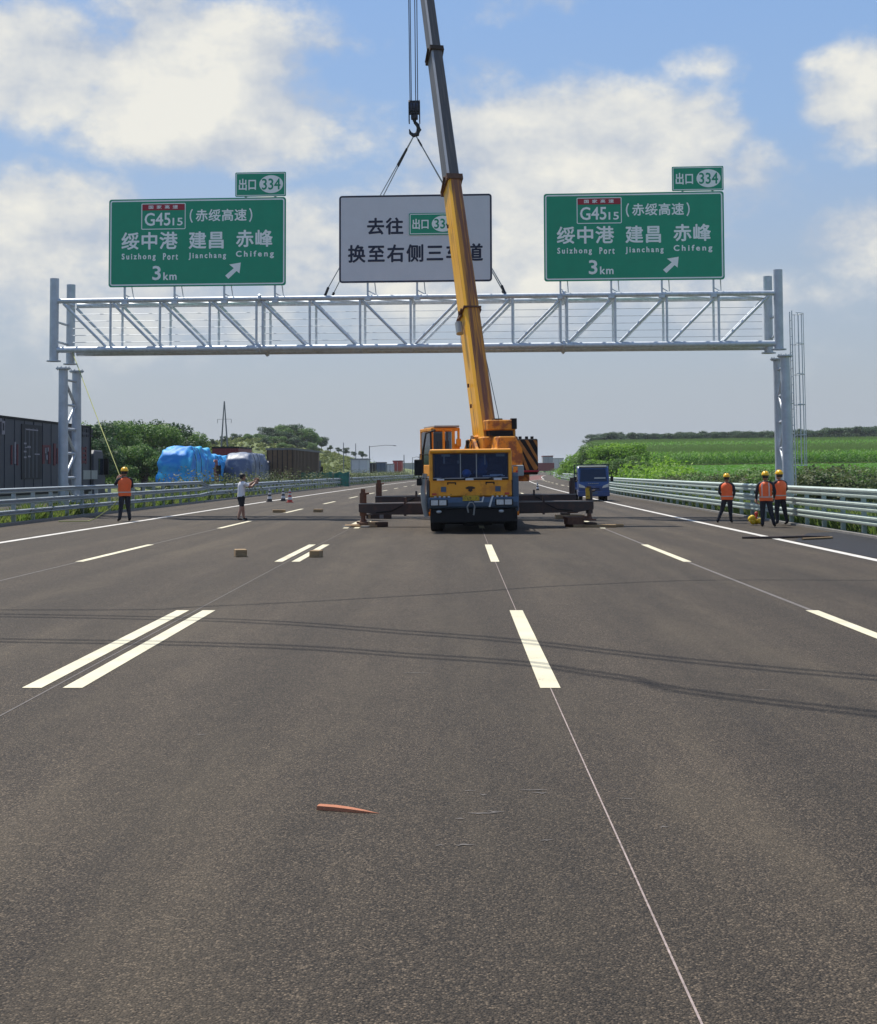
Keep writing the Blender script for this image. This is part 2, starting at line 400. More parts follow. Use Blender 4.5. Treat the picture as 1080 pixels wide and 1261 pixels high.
class MB:
    def __init__(s): s.v = []; s.f = []; s.mi = []; s.sm = []

    def add(s, vs, fs, mi=0, smooth=False):
        o = len(s.v); s.v += [tuple(p) for p in vs]
        for f in fs:
            s.f.append([i + o for i in f]); s.mi.append(mi); s.sm.append(smooth)
        return s

    def box(s, c, d, rot=None, mi=0, taper=1.0):
        hx, hy, hz = d[0] / 2, d[1] / 2, d[2] / 2
        vs = [Vector((x * hx * (taper if z > 0 else 1), y * hy * (taper if z > 0 else 1), z * hz)) for z in (-1, 1) for y in (-1, 1) for x in (-1, 1)]
        if rot is not None:
            m = rot if isinstance(rot, Matrix) else Euler(rot).to_matrix()
            vs = [m @ p for p in vs]
        c = Vector(c)
        return s.add([p + c for p in vs], [(0, 2, 3, 1), (4, 5, 7, 6), (0, 1, 5, 4), (2, 6, 7, 3), (0, 4, 6, 2), (1, 3, 7, 5)], mi)

    def b2(s, lo, hi, mi=0):
        return s.box([(a + b) / 2 for a, b in zip(lo, hi)], [abs(b - a) for a, b in zip(lo, hi)], mi=mi)

    def tube(s, a, b, r, r2=None, n=10, mi=0, caps=True):
        a, b = Vector(a), Vector(b); r2 = r if r2 is None else r2
        d = (b - a).normalized()
        u = d.orthogonal().normalized(); w = d.cross(u)
        vs = []
        for p, rr in ((a, r), (b, r2)):
            for i in range(n):
                t = 2 * math.pi * i / n
                vs.append(p + (u * math.cos(t) + w * math.sin(t)) * rr)
        s.add(vs, [(i, (i + 1) % n, n + (i + 1) % n, n + i) for i in range(n)], mi, True)
        if caps:
            s.add(vs[:n], [tuple(range(n))[::-1]], mi); s.add(vs[n:], [tuple(range(n))], mi)
        return s

    def path(s, pts, r, n=6, mi=0):
        pts = [Vector(p) for p in pts]; vs = []
        rs = r if isinstance(r, (list, tuple)) else [r] * len(pts)
        for k, p in enumerate(pts):
            d = (pts[min(k + 1, len(pts) - 1)] - pts[max(k - 1, 0)]).normalized()
            u = d.cross(Vector((0.013, .07, 1))).normalized() if abs(d.z) < .95 else d.cross(Vector((0, 1, 0))).normalized()
            w = u.cross(d)
            for i in range(n):
                t = 2 * math.pi * i / n
                vs.append(p + (u * math.cos(t) + w * math.sin(t)) * rs[k])
        fs = [(k * n + i, k * n + (i + 1) % n, (k + 1) * n + (i + 1) % n, (k + 1) * n + i) for k in range(len(pts) - 1) for i in range(n)]
        s.add(vs, fs, mi, True)
        s.add(vs[:n], [tuple(range(n))[::-1]], mi); s.add(vs[-n:], [tuple(range(n))], mi)
        return s

    def loft(s, rings, mi=0, smooth=True, caps=True):
        n = len(rings[0]); vs = [p for r in rings for p in r]
        fs = [(k * n + i, k * n + (i + 1) % n, (k + 1) * n + (i + 1) % n, (k + 1) * n + i) for k in range(len(rings) - 1) for i in range(n)]
        s.add(vs, fs, mi, smooth)
        if caps: s.add(rings[0], [tuple(range(n))[::-1]], mi); s.add(rings[-1], [tuple(range(n))], mi)
        return s

    def prism(s, poly, axis, a, b, mi=0):
        """poly of 2-D points, extruded along axis ('x','y','z') from a to b"""
        def mk(p, t):
            return {'x': (t, p[0], p[1]), 'y': (p[0], t, p[1]), 'z': (p[0], p[1], t)}[axis]
        n = len(poly)
        vs = [mk(p, a) for p in poly] + [mk(p, b) for p in poly]
        fs = [(i, (i + 1) % n, n + (i + 1) % n, n + i) for i in range(n)] + [tuple(range(n))[::-1], tuple(range(n, 2 * n))]
        return s.add(vs, fs, mi)

    def ell(s, c, r, n=12, m=8, mi=0, rot=None):
        rings = []
        for j in range(m + 1):
            ph = -math.pi / 2 + math.pi * j / m
            ring = []
            for i in range(n):
                t = 2 * math.pi * i / n
                p = Vector((r[0] * math.cos(t) * max(math.cos(ph), .02), r[1] * math.sin(t) * max(math.cos(ph), .02), r[2] * math.sin(ph)))
                if rot is not None: p = rot @ p
                ring.append(p + Vector(c))
            rings.append(ring)
        return s.loft(rings, mi)

    def mesh(s, name, mats):
        me = bpy.data.meshes.new(name)
        me.from_pydata(s.v, [], s.f)
        for m in (mats if isinstance(mats, (list, tuple)) else [mats]): me.materials.append(M_[m] if isinstance(m, str) else m)
        me.polygons.foreach_set('material_index', s.mi)
        me.polygons.foreach_set('use_smooth', s.sm)
        bm = bmesh.new(); bm.from_mesh(me); bmesh.ops.recalc_face_normals(bm, faces=bm.faces); bm.to_mesh(me); bm.free()
        me.update()
        return me

    def build(s, name, mats, parent=None, bevel=0, seg=1, label=None):
        o = bpy.data.objects.new(name, s.mesh(name, mats))
        COL.objects.link(o)
        if parent is not None: o.parent = parent
        if bevel:
            b = o.modifiers.new('bevel', 'BEVEL'); b.width = bevel; b.segments = seg; b.limit_method = 'ANGLE'; b.angle_limit = R(40)
        if label: o['label'] = label
        return o


def link_mesh(name, me, parent=None, loc=(0, 0, 0), rot=(0, 0, 0), scale=(1, 1, 1), label=None):
    o = bpy.data.objects.new(name, me); COL.objects.link(o)
    if parent is not None: o.parent = parent
    o.location = loc; o.rotation_euler = rot; o.scale = scale
    if label: o['label'] = label
    return o


def tag(o, label=None, cat=None, group=None, kind=None):
    if label: o['label'] = label
    if cat: o['category'] = cat
    if group: o['group'] = group
    if kind: o['kind'] = kind
    return o


def thing(name, label, cat, loc=(0, 0, 0), rz=0, group=None):
    o = bpy.data.objects.new(name, None); COL.objects.link(o)
    o.empty_display_size = .3
    o.location = loc; o.rotation_euler = (0, 0, rz)
    return tag(o, label, cat, group)


def copy_tree(o, parent=None):
    c = o.copy(); COL.objects.link(c); c.parent = parent
    for ch in list(o.children): copy_tree(ch, c)
    return c


def bm_box(*a, **k): return MB().box(*a, **k)


def text_mesh(txt, bold=0.0, spacing=1.0):
    cu = bpy.data.curves.new('lettering', 'FONT'); cu.body = txt
    cu.space_character = spacing; cu.resolution_u = 3
    o = bpy.data.objects.new('lettering_source', cu); COL.objects.link(o)
    dg = bpy.context.evaluated_depsgraph_get(); dg.update()
    me = bpy.data.meshes.new_from_object(o.evaluated_get(dg))
    bpy.data.objects.remove(o); bpy.data.curves.remove(cu)
    return me


def lettering(txt, rect, y, mat_, parent, bold=0.0, spacing=1.0, name='lettering', label=None, per=False):
    """flat print fitted to rect (x0, z0, x1, z1) on the plane y, read from -y"""
    me = text_mesh(txt, bold, spacing)
    n = len(me.vertices); co = np.empty(n * 3); me.vertices.foreach_get('co', co); co = co.reshape(-1, 3)
    lo, hi = co.min(0), co.max(0)
    x0, z0, x1, z1 = rect
    x0 += bold; z0 += bold; x1 -= bold; z1 -= bold
    out = np.zeros_like(co)
    out[:, 0] = x0 + (co[:, 0] - lo[0]) / (hi[0] - lo[0]) * (x1 - x0)
    out[:, 2] = z0 + (co[:, 1] - lo[1]) / (hi[1] - lo[1]) * (z1 - z0)
    out[:, 1] = y
    me.vertices.foreach_set('co', out.ravel())
    if bold:
        # heavier strokes: the outline repeated a little to each side, each print 0.4 mm before the last
        polys = [tuple(p.vertices) for p in me.polygons]; vs = []; fs = []
        for k, (dx, dz) in enumerate(((0, 0), (1, 0), (-1, 0), (0, 1), (0, -1), (.7, .7), (-.7, .7), (.7, -.7), (-.7, -.7))):
            vs += [(p[0] + dx * bold, p[1] - .0004 * k, p[2] + dz * bold) for p in out]; fs += [tuple(i + k * n for i in f) for f in polys]
        bpy.data.meshes.remove(me); me = bpy.data.meshes.new('lettering'); me.from_pydata(vs, [], fs)
    me.materials.clear(); me.materials.append(M_[mat_]); me.update()
    o = bpy.data.objects.new(name, me); COL.objects.link(o); o.parent = parent
    if label: o['label'] = label
    return o


def nth(i): return ('first second third fourth fifth sixth seventh eighth ninth tenth eleventh twelfth thirteenth fourteenth fifteenth'.split())[i]


def smooth(t): t = min(max(t, 0.0), 1.0); return t * t * (3 - 2 * t)
def curve(y): return max(y, 0) ** 2 / 10800.0
def road_z(s): return -SLOPE * s
def right_edge(y): return 10.35 + 3.9 * smooth((y - 95) / 60)
def interp(x, pts):
    for (a, va), (b, vb) in zip(pts, pts[1:]):
        if x <= b: return va + (vb - va) * min(max((x - a) / (b - a), 0), 1)
    return pts[-1][1]
# ------------------------------------------------------------------ the ground and the road
LOWR = [(-60, -.75), (60, -.7), (110, -.3), (140, .55), (215, 1.95), (240, 2.2), (320, 4.6), (332, 5.5), (430, 8.0), (600, 10.0), (900, 10), (1500, 6), (4000, 0)]


def cv(y): return curve(min(y, 1200))


def ground_z(x, y):
    s = x - cv(y)
    se = right_edge(y) + .35
    if s > se:
        low = interp(y, LOWR)
        t = smooth((s - se) / (2.0 if y < 90 else 12.0))
        return road_z(s) * (1 - t) - .12 * (1 - t) + low * t
    if s < -13.6:
        t = smooth((-13.6 - s) / 2.0)
        z = (road_z(s) - .12) * (1 - t) + (-.1) * t
        if s < -31:
            z += 1.0 * smooth((-31 - s) / 6)
        # wooded hill
        hx = (s + 70) / (26 if s > -70 else 42); hy = (y - 400) / (85 if y < 400 else 150)
        z += 10.3 * math.exp(-(hx * hx) * .9 - hy * hy) * smooth((-30 - s) / 5)
        return z
    return road_z(s) - .22


def build_ground():
    ss = [-2500, -1200, -600, -300, -160, -110, -80, -66] + list(np.arange(-60, -22, 2.5)) + [-20, -17, -15.6, -14.6, -13.9, -13.5, -10, 0, 8, 10.2, 10.7, 11.2, 11.8, 12.6, 13.5, 14.3, 15, 16, 17.5, 19, 21, 24, 27, 31, 36, 45, 60, 80, 110, 160, 300, 600, 1200, 2500]
    ys = [-60, -30, 0] + list(np.arange(10, 120, 6)) + list(np.arange(120, 345, 7)) + [330.5, 332.5] + list(np.arange(350, 620, 25)) + [660, 720, 800, 900, 1000, 1200, 1500, 2200, 3200, 5000]
    ys = sorted(set(ys))
    b = MB(); n = len(ss)
    vs = [(cv(y) + s, y, ground_z(cv(y) + s, y)) for y in ys for s in ss]
    fs = [(j * n + i, j * n + i + 1, (j + 1) * n + i + 1, (j + 1) * n + i) for j in range(len(ys) - 1) for i in range(n - 1)]
    b.add(vs, fs, 0, True)
    m = mat('ground_grass', (.075, .105, .028), .95, col2=(.16, .19, .05), c2=.52, vscale=.35, bump=.6, bscale=2.0)
    tag(b.build('ground', m), kind='structure')


def strip(ys, s0, s1, dz, off=cv, zf=road_z):
    """sheet along the road between offsets s0(y) and s1(y)"""
    f0 = s0 if callable(s0) else (lambda y: s0); f1 = s1 if callable(s1) else (lambda y: s1)
    vs = []
    for y in ys:
        vs += [(off(y) + f0(y), y, zf(f0(y)) + dz), (off(y) + f1(y), y, zf(f1(y)) + dz)]
    return vs, [(2 * k, 2 * k + 1, 2 * k + 3, 2 * k + 2) for k in range(len(ys) - 1)]


YS = [-20, -8, 0] + list(np.arange(6, 200, 6)) + list(np.arange(200, 420, 10)) + list(np.arange(420, 1201, 40))


def ysub(a, b, step=6): return list(np.linspace(a, b, max(2, int((b - a) / step) + 2)))


def build_road():
    b = MB(); b.add(*strip(YS, -13.5, lambda y: right_edge(y) + .1, 0), 0)
    road = tag(b.build('road', 'road'), kind='structure')
    b = MB(); b.add(*strip(YS, -31, -16.6, .03, zf=lambda s: 0.0), 0)
    tag(b.build('far_carriageway', 'road'), kind='structure')

    def part(name, vs_fs, m, label=None):
        bb = MB(); bb.add(*vs_fs); return bb.build(name, m, road, label=label)
    part('edge_line', strip(ysub(-15, 700), -10.6, -10.4, .004), 'paintw', 'solid pale line on the left side')
    part('edge_line', strip(ysub(-15, 330), 7.7, 7.9, .004), 'paintw', 'solid pale line on the right side')
    # far on, the right line swings away round a red surface
    part('red_surface', strip(ysub(235, 470, 10), 7.95, lambda y: 7.96 + 2.9 * smooth((y - 235) / 40), .004), 'red_road', 'red road surface far ahead')
    part('edge_line', strip(ysub(240, 470, 10), lambda y: 8.1 + 2.9 * smooth((y - 235) / 40), lambda y: 8.3 + 2.9 * smooth((y - 235) / 40), .008), 'paintw', 'line beyond the red surface')
    dash_s = [(-6.85, .15), (-3.22, .15), (-2.91, .15), (.727, .155), (4.23, .15)]
    for s, w in dash_s:
        for k in range(-1, 22):
            y0 = 10.85 + 15 * k; y1 = y0 + 6
            part('lane_dash', strip(ysub(y0, y1, 3), s - w / 2, s + w / 2, .004), 'paint')
    for k in range(7, 22):
        y0 = 10.85 + 15 * k
        part('lane_dash', strip([y0, y0 + 6], 10.3, 10.55, .004), 'paint', 'short dash of the slip lane')
    # chalked setting-out lines along the lane marks
    part('guide_line', strip(ysub(1, 60, 2), .7235, .7315, .0025), 'chalk', 'thin pale line running through the middle dashes')
    part('guide_line', strip(ysub(6, 60, 3), -3.075, -3.06, .0025), 'groove')
    part('guide_line', strip(ysub(6, 60, 3), 4.20, 4.26, .0025), 'groove')
    part('guide_line', strip(ysub(6, 60, 3), -6.87, -6.83, .0025), 'groove')
    # small pale scrapes left on the surface
    for px, py, wpx in ((572, 974, 14), (590, 979, 10), (640, 973, 34), (655, 977, 20), (575, 1002, 40), (600, 1000, 22), (560, 1009, 12), (665, 1035, 16), (560, 1041, 26), (536, 1041, 10), (765, 984, 14), (812, 1019, 12), (495, 829, 40), (930, 850, 26), (620, 700, 20), (240, 905, 16)):
        a = on_road(px, py); w = wpx * a.y / F
        vs = []
        for i in range(7):
            t = i / 6; h = .5 * math.sin(math.pi * t) * random.uniform(.3, 1) * .022 + .001
            oy = random.uniform(-.012, .012)
            vs += [(a.x + w * t, a.y + oy - h, SLOPE * -(a.x + w * t) + .003), (a.x + w * t, a.y + oy + h, SLOPE * -(a.x + w * t) + .003)]
        part('scrape_mark', (vs, [(2 * i, 2 * i + 2, 2 * i + 3, 2 * i + 1) for i in range(6)]), 'groove')
    # freshly laid dark patch on the hard shoulder
    bb = MB()
    pts = [(7.95, 27), (10.3, 26), (10.3, 38.5), (9.3, 37.6), (8.0, 33.5)]
    bb.add([(cv(y) + s, y, road_z(s) + .005) for s, y in pts], [tuple(range(len(pts)))])
    bb.build('asphalt_patch', 'road_new', road, label='dark fresh asphalt patch on the shoulder')
    # kerbs
    for nm, f0, f1, h in (('kerb', lambda y: -13.62, lambda y: -13.42, .09), ('kerb', lambda y: right_edge(y) - .12, lambda y: right_edge(y) + .1, .06)):
        bb = MB(); ring = []
        for y in ysub(-18, 420, 6):
            a, c = f0(y), f1(y)
            ring.append([(cv(y) + a, y, road_z(a) - .2), (cv(y) + c, y, road_z(c) - .2), (cv(y) + c, y, road_z(c) + h), (cv(y) + a, y, road_z(a) + h)])
        bb.loft(ring, smooth=False); bb.build('kerb', 'kerb', road)
    return road


build_ground()
ROAD = build_road()

# ------------------------------------------------------------------ guard rails


def w_profile(h, d, side):
    """closed W-beam section; side = +1 bulges to +x"""
    pr = [(0, -.5), (.25, -.44), (1, -.34), (1, -.18), (.15, -.06), (.15, .06), (1, .18), (1, .34), (.25, .44), (0, .5)]
    a = [(side * d * p, h * q) for p, q in pr]
    return a + [(x - side * .008, z) for x, z in a[::-1]]


def rail(name, label, s_of, side, y0, y1, zs, bh, bd, m, post_top, step, flare_end=None):
    root = thing(name, label, 'guard rail', (cv(y0) + s_of(y0), y0, road_z(s_of(y0))))
    ox, oy, oz = root.location
    ys = ysub(y0, y1, 5)
    for zc in zs:
        rings = []
        for y in ys:
            x = cv(y) + s_of(y)
            z = road_z(s_of(y)) + zc
            rings.append([(x + a - ox, y - oy, z + c - oz) for a, c in w_profile(bh, bd, side)])
        b = MB(); b.loft(rings, smooth=False); b.build('rail_beam', m, root)
    me = None
    y = y0 + .5; k = 0
    while y < y1 and k < 290:
        if me is None:
            b = MB(); b.b2((-.06, -.045, -.35), (.06, .045, post_top))
            for zc in zs: b.b2((.045 * side - .02, -.06, zc - .04), (.09 * side, .06, zc + .04))
            me = b.mesh('post', m)
        s = s_of(y)
        link_mesh('post', me, root, (cv(y) + s - side * .13 - ox, y - oy, road_z(s) - oz))
        y += step if y < 210 else step * 2; k += 1
    return root


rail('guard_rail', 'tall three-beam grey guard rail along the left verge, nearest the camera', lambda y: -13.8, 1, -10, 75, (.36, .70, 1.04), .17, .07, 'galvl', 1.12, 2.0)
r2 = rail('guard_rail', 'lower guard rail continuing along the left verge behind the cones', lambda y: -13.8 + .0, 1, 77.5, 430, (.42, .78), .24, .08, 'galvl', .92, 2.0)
b = MB()
for (z0, z1) in ((1.04, .78), (.70, .78), (.36, .42)):
    ox = cv(75) - 13.8
    rings = []
    for t in (0, .5, 1):
        y = 75 + 2.5 * t; zc = z0 + (z1 - z0) * t + road_z(-13.8)
        rings.append([(cv(y) - 13.8 + a, y, zc + c) for a, c in w_profile(.2, .07, 1)])
    b.loft(rings, smooth=False)
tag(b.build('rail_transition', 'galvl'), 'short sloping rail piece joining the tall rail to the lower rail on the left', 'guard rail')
rail('guard_rail', 'three-beam pale guard rail along the right shoulder', lambda y: right_edge(y) + .02, -1, -10, 430, (.40, .74, 1.08), .25, .085, 'galvr', 1.16, 2.0)

# ------------------------------------------------------------------ gantry
DL, DR = 53.3, 51.7                               # distance of its left and right ends
BL, BR = at(75, 431, DL), at(950, 423, DR)        # bottom front chord
ux = (BR - BL); SPAN = ux.length; ux.normalize()
yaw = math.atan2(ux.y, ux.x); tiltg = -math.asin(ux.z)
GROT = Matrix.Rotation(yaw, 3, 'Z') @ Matrix.Rotation(tiltg, 3, 'Y')
TH, TD = 1.86, 1.55                               # truss height and depth


def g2w(u, w, v): return BL + GROT @ Vector((u, w, v))


def build_truss():
    root = thing('gantry_truss', 'long pale steel lattice beam lifted above the road between two columns', 'gantry beam', BL)
    root.rotation_euler = GROT.to_euler()
    r = .115
    for w in (0, TD):
        for v in (0, TH):
            b = MB(); b.tube((-.25 if w == 0 else .1, w, v), (SPAN + (.15 if w else .35), w, v), r if v == 0 else .095, n=12)
            b.build('chord', 'galv', root)
    n = 14; p = SPAN / n
    for w in (0, TD):
        for k in range(1, n):
            if k in (4, 10): continue
            b = MB(); b.tube((k * p, w, .1), (k * p, w, TH - .09), .048, n=8); b.build('post', 'galv', root)
        for k in (4, 10):
            for d in (-.12, .12):
                b = MB(); b.tube((k * p + d, w, .1), (k * p + d, w, TH - .09), .048, n=8); b.build('post', 'galv', root)
            for v in (0, TH):
                b = MB(); b.tube((k * p - .035, w, v), (k * p + .035, w, v), .19, n=14)
                for q in range(6):
                    t = q * math.pi / 3; b.tube((k * p - .07, w + .15 * math.cos(t), v + .15 * math.sin(t)), (k * p + .07, w + .15 * math.cos(t), v + .15 * math.sin(t)), .018, n=5)
                b.build('flange', 'galv', root)
        for k in range(n):
            b = MB()
            if k < 7: b.tube((k * p + .08, w, TH - .1), ((k + 1) * p - .16, w, .1), .055, n=8)
            else: b.tube((k * p + .16, w, .1), ((k + 1) * p - .08, w, TH - .1), .055, n=8)
            b.build('diagonal', 'galv', root)
    for k in range(n + 1):
        for v in (0, TH):
            b = MB(); b.tube((k * p, .08, v), (k * p, TD - .08, v), .045, n=8); b.build('cross_tube', 'galv', root)
    for k in range(n):
        b = MB(); b.tube((k * p, .05, TH), ((k + 1) * p, TD - .05, TH), .035, n=6); b.build('plan_brace', 'galv', root)
    # service walkway: mesh floor and its thin hand lines
    b = MB()
    b.b2((.3, TD - .75, .12), (SPAN - .3, TD - .12, .15)); b.build('walkway', 'galv', root)
    for i in range(5):
        b = MB(); z = .35 + i * .27; b.tube((.2, TD - .78, z), (SPAN - .2, TD - .78, z), .011, n=5); b.build('hand_line', 'steelpaint', root)
    # stub columns with flanges at either end
    for u in (-.27, SPAN + .27):
        for w in (0, TD):
            uu = u + (.12 if w and u < 0 else 0) - (.12 if w and u > 0 else 0)
            b = MB(); zb = -.40 if u < 0 else -.20; b.tube((uu, w, zb), (uu, w, TH + .86 - w * .02), .168, n=20); b.build('stub_column', 'steelpaint', root)
            b = MB(); b.tube((uu, w, zb - .04), (uu, w, zb), .27, n=20); b.build('stub_flange', 'steelpaint', root)
        for v in (.35, 1.1):
            b = MB(); b.tube((u, .15, v), (u, TD - .15, v), .05, n=8); b.build('cross_tube', 'galv', root)
    return root


TRUSS = build_truss()


def build_column(px, zt, D, name, label, mirror, base_z, lean=0.0):
    """two tubes standing one behind the other, braced in zigzag, on a plinth"""
    top = at(px, zt, D)
    root = thing(name, label, 'gantry column', (top.x, top.y, base_z), yaw)
    H = top.z - base_z
    for w in (0, TD):
        b = MB(); b.tube((lean * H, w, .1), (0, w, H - .04), .195, .17, n=22); b.build('column_tube', 'steelpaint', root)
        b = MB(); b.tube((0, w, H - .05), (0, w, H), .28, n=22)
        for q in range(8):
            t = q * math.pi / 4; b.tube((.225 * math.cos(t), w + .225 * math.sin(t), H - .09), (.225 * math.cos(t), w + .225 * math.sin(t), H + .05), .016, n=5)
        b.build('top_flange', 'steelpaint', root)
        b = MB(); b.box((lean * H, w, .1), (.62, .62, .05))
        for dx, dy in ((.27, .27), (-.27, .27), (.27, -.27), (-.27, -.27)): b.tube((lean * H + dx, w + dy, .1), (lean * H + dx, w + dy, .2), .02, n=6)
        for a in (0, 90, 180, 270):
            b.box((lean * H + .25 * math.cos(R(a)), w + .25 * math.sin(R(a)), .25), (.16, .02, .26), rot=(0, 0, R(a)))
        b.build('base_plate', 'steelpaint', root)
    nz = 5; z0, z1 = .7, H - .45
    for k in range(nz):
        za = z0 + (z1 - z0) * k / nz; zb = z0 + (z1 - z0) * (k + 1) / nz
        b = MB(); b.tube((lean * (H - za), .15 if k % 2 else TD - .15, za), (lean * (H - zb), TD - .15 if k % 2 else .15, zb), .06, n=8); b.build('brace', 'steelpaint', root)
        b = MB(); b.tube((lean * (H - za), .15, za), (lean * (H - za), TD - .15, za), .055, n=8); b.build('brace', 'steelpaint', root)
    b = MB(); b.tube((0, .15, z1 + .02), (0, TD - .15, z1 + .02), .055, n=8); b.build('brace', 'steelpaint', root)
    b = MB(); b.b2((-.75, -.6, -.8), (.75 + (.3 if mirror else 0), TD + .6, .07)); b.build('plinth', 'concrete', root, bevel=.03)
    return root, H


colL, HL = build_column(78, 453, DL, 'gantry_column', 'twin-tube pale steel gantry column behind the left guard rail', False, -.05)
colR, HR = build_column(966.5, 437.5, DR, 'gantry_column', 'twin-tube pale steel gantry column with caged ladder on the right', True, -.3)
# caged ladder on the outside of the right column
ld = link_mesh('ladder', MB().mesh('ladder', 'galv'), colR)
lb = MB()
LX, LY = .50, .75
for dy in (-.22, .22): lb.tube((LX - .12, LY + dy, .9), (LX - .12, LY + dy, HR + 1.7), .022, n=6)
z = 1.1
while z < HR + 1.6:
    lb.tube((LX - .12, LY - .22, z), (LX - .12, LY + .22, z), .012, n=5); z += .3
ld.data = lb.mesh('ladder', 'galv')
for z in (2.0, 4.3):
    b = MB(); b.tube((.15, 0.2, z), (LX - .12, LY - .2, z), .02, n=5); b.tube((.15, TD - .2, z), (LX - .12, LY + .2, z), .02, n=5); b.build('ladder_bracket', 'galv', colR)
cage = lambda t: (LX + .0 + .34 * math.sin(t), LY - .36 * math.cos(t))
for z in [2.0 + i * 1.13 for i in range(6)]:
    b = MB(); b.path([(*cage(math.pi * i / 12), z) for i in range(13)], .016, n=5); b.build('cage_hoop', 'galv', colR)
for i in range(7):
    t = math.pi * (i + .5) / 7; x, y = cage(t)
    b = MB(); b.tube((x, y, 2.0), (x, y, 2.0 + 5 * 1.13), .013, n=5); b.build('cage_bar', 'galv', colR)


# ------------------------------------------------------------------ signs
def rounded(x0, z0, x1, z1, r, n=5):
    pts = []
    for cx, cz, a in ((x1 - r, z1 - r, 0), (x0 + r, z1 - r, 90), (x0 + r, z0 + r, 180), (x1 - r, z0 + r, 270)):
        for i in range(n + 1):
            t = R(a + 90 * i / n); pts.append((cx + r * math.cos(t), cz + r * math.sin(t)))
    return pts


def ring_frame(x0, z0, x1, z1, r, w, y, yb=None):
    """flat rounded frame of width w"""
    o = rounded(x0, z0, x1, z1, r); i = rounded(x0 + w, z0 + w, x1 - w, z1 - w, max(r - w, .01))
    n = len(o); b = MB()
    b.add([(p[0], y, p[1]) for p in o] + [(p[0], y, p[1]) for p in i], [(k, (k + 1) % n, n + (k + 1) % n, n + k) for k in range(n)])
    return b


def panel(x0, z0, x1, z1, r, y0, y1, name, m, parent):
    b = MB(); b.prism(rounded(x0, z0, x1, z1, r), 'y', y0, y1); return b.build(name, m, parent)


def exit_plate(root, P, x0, z0, x1, z1, y, border=True):
    """exit-number plate; P maps photo px to sign metres"""
    w, h = x1 - x0, z1 - z0
    panel(x0, z0, x1, z1, .04, y - .03, y, 'exit_plate', 'green', root)
    ring_frame(x0 + .03, z0 + .03, x1 - .03, z1 - .03, .04, .028, y - .034).build('border_line', 'signwhite', root)
    lettering('出口', (x0 + w * .07, z0 + h * .26, x0 + w * .41, z1 - h * .26), y - .036, 'signwhite', root, .010)
    cx, cz, rx, rz = x0 + w * .71, z0 + h * .5, w * .235, h * .37
    b = MB(); b.add([(cx + rx * math.cos(t) , y - .036, cz + rz * math.sin(t)) for t in np.linspace(0, 2 * math.pi, 28, endpoint=False)], [tuple(range(28))])
    b.build('number_oval', 'signwhite', root)
    lettering('334', (cx - rx * .78, cz - rz * .62, cx + rx * .78, cz + rz * .62), y - .04, 'green', root, .007)


def sign_place(pxc, pyb, label, name):
    """centre-bottom of a sign board seen at photo px; on the plane just before the truss"""
    t = (pxc - 75) / (950 - 75)
    D = DL + (DR - DL) * t - .12
    p = at(pxc, pyb, D)
    root = thing(name, label, 'road sign', p)
    root.rotation_euler = GROT.to_euler()
    return root, D


def brackets(root, xs, h, m='galv'):
    for x in xs:
        b = MB()
        b.b2((x - .035, .03, -h + .02), (x + .035, .10, .9))
        b.build('bracket', m, root)
        b = MB()
        b.tube((x + .30, .25, -h + .15), (x + .26, .10, .02), .022, n=6); b.tube((x, .06, -h * .45), (x + .30, .22, -h * .7), .022, n=6)
        b.build('bracket_stay', m, root)
        b = MB(); b.box((x, .12, -h + .02), (.22, .26, .10)); b.build('clamp', m, root)


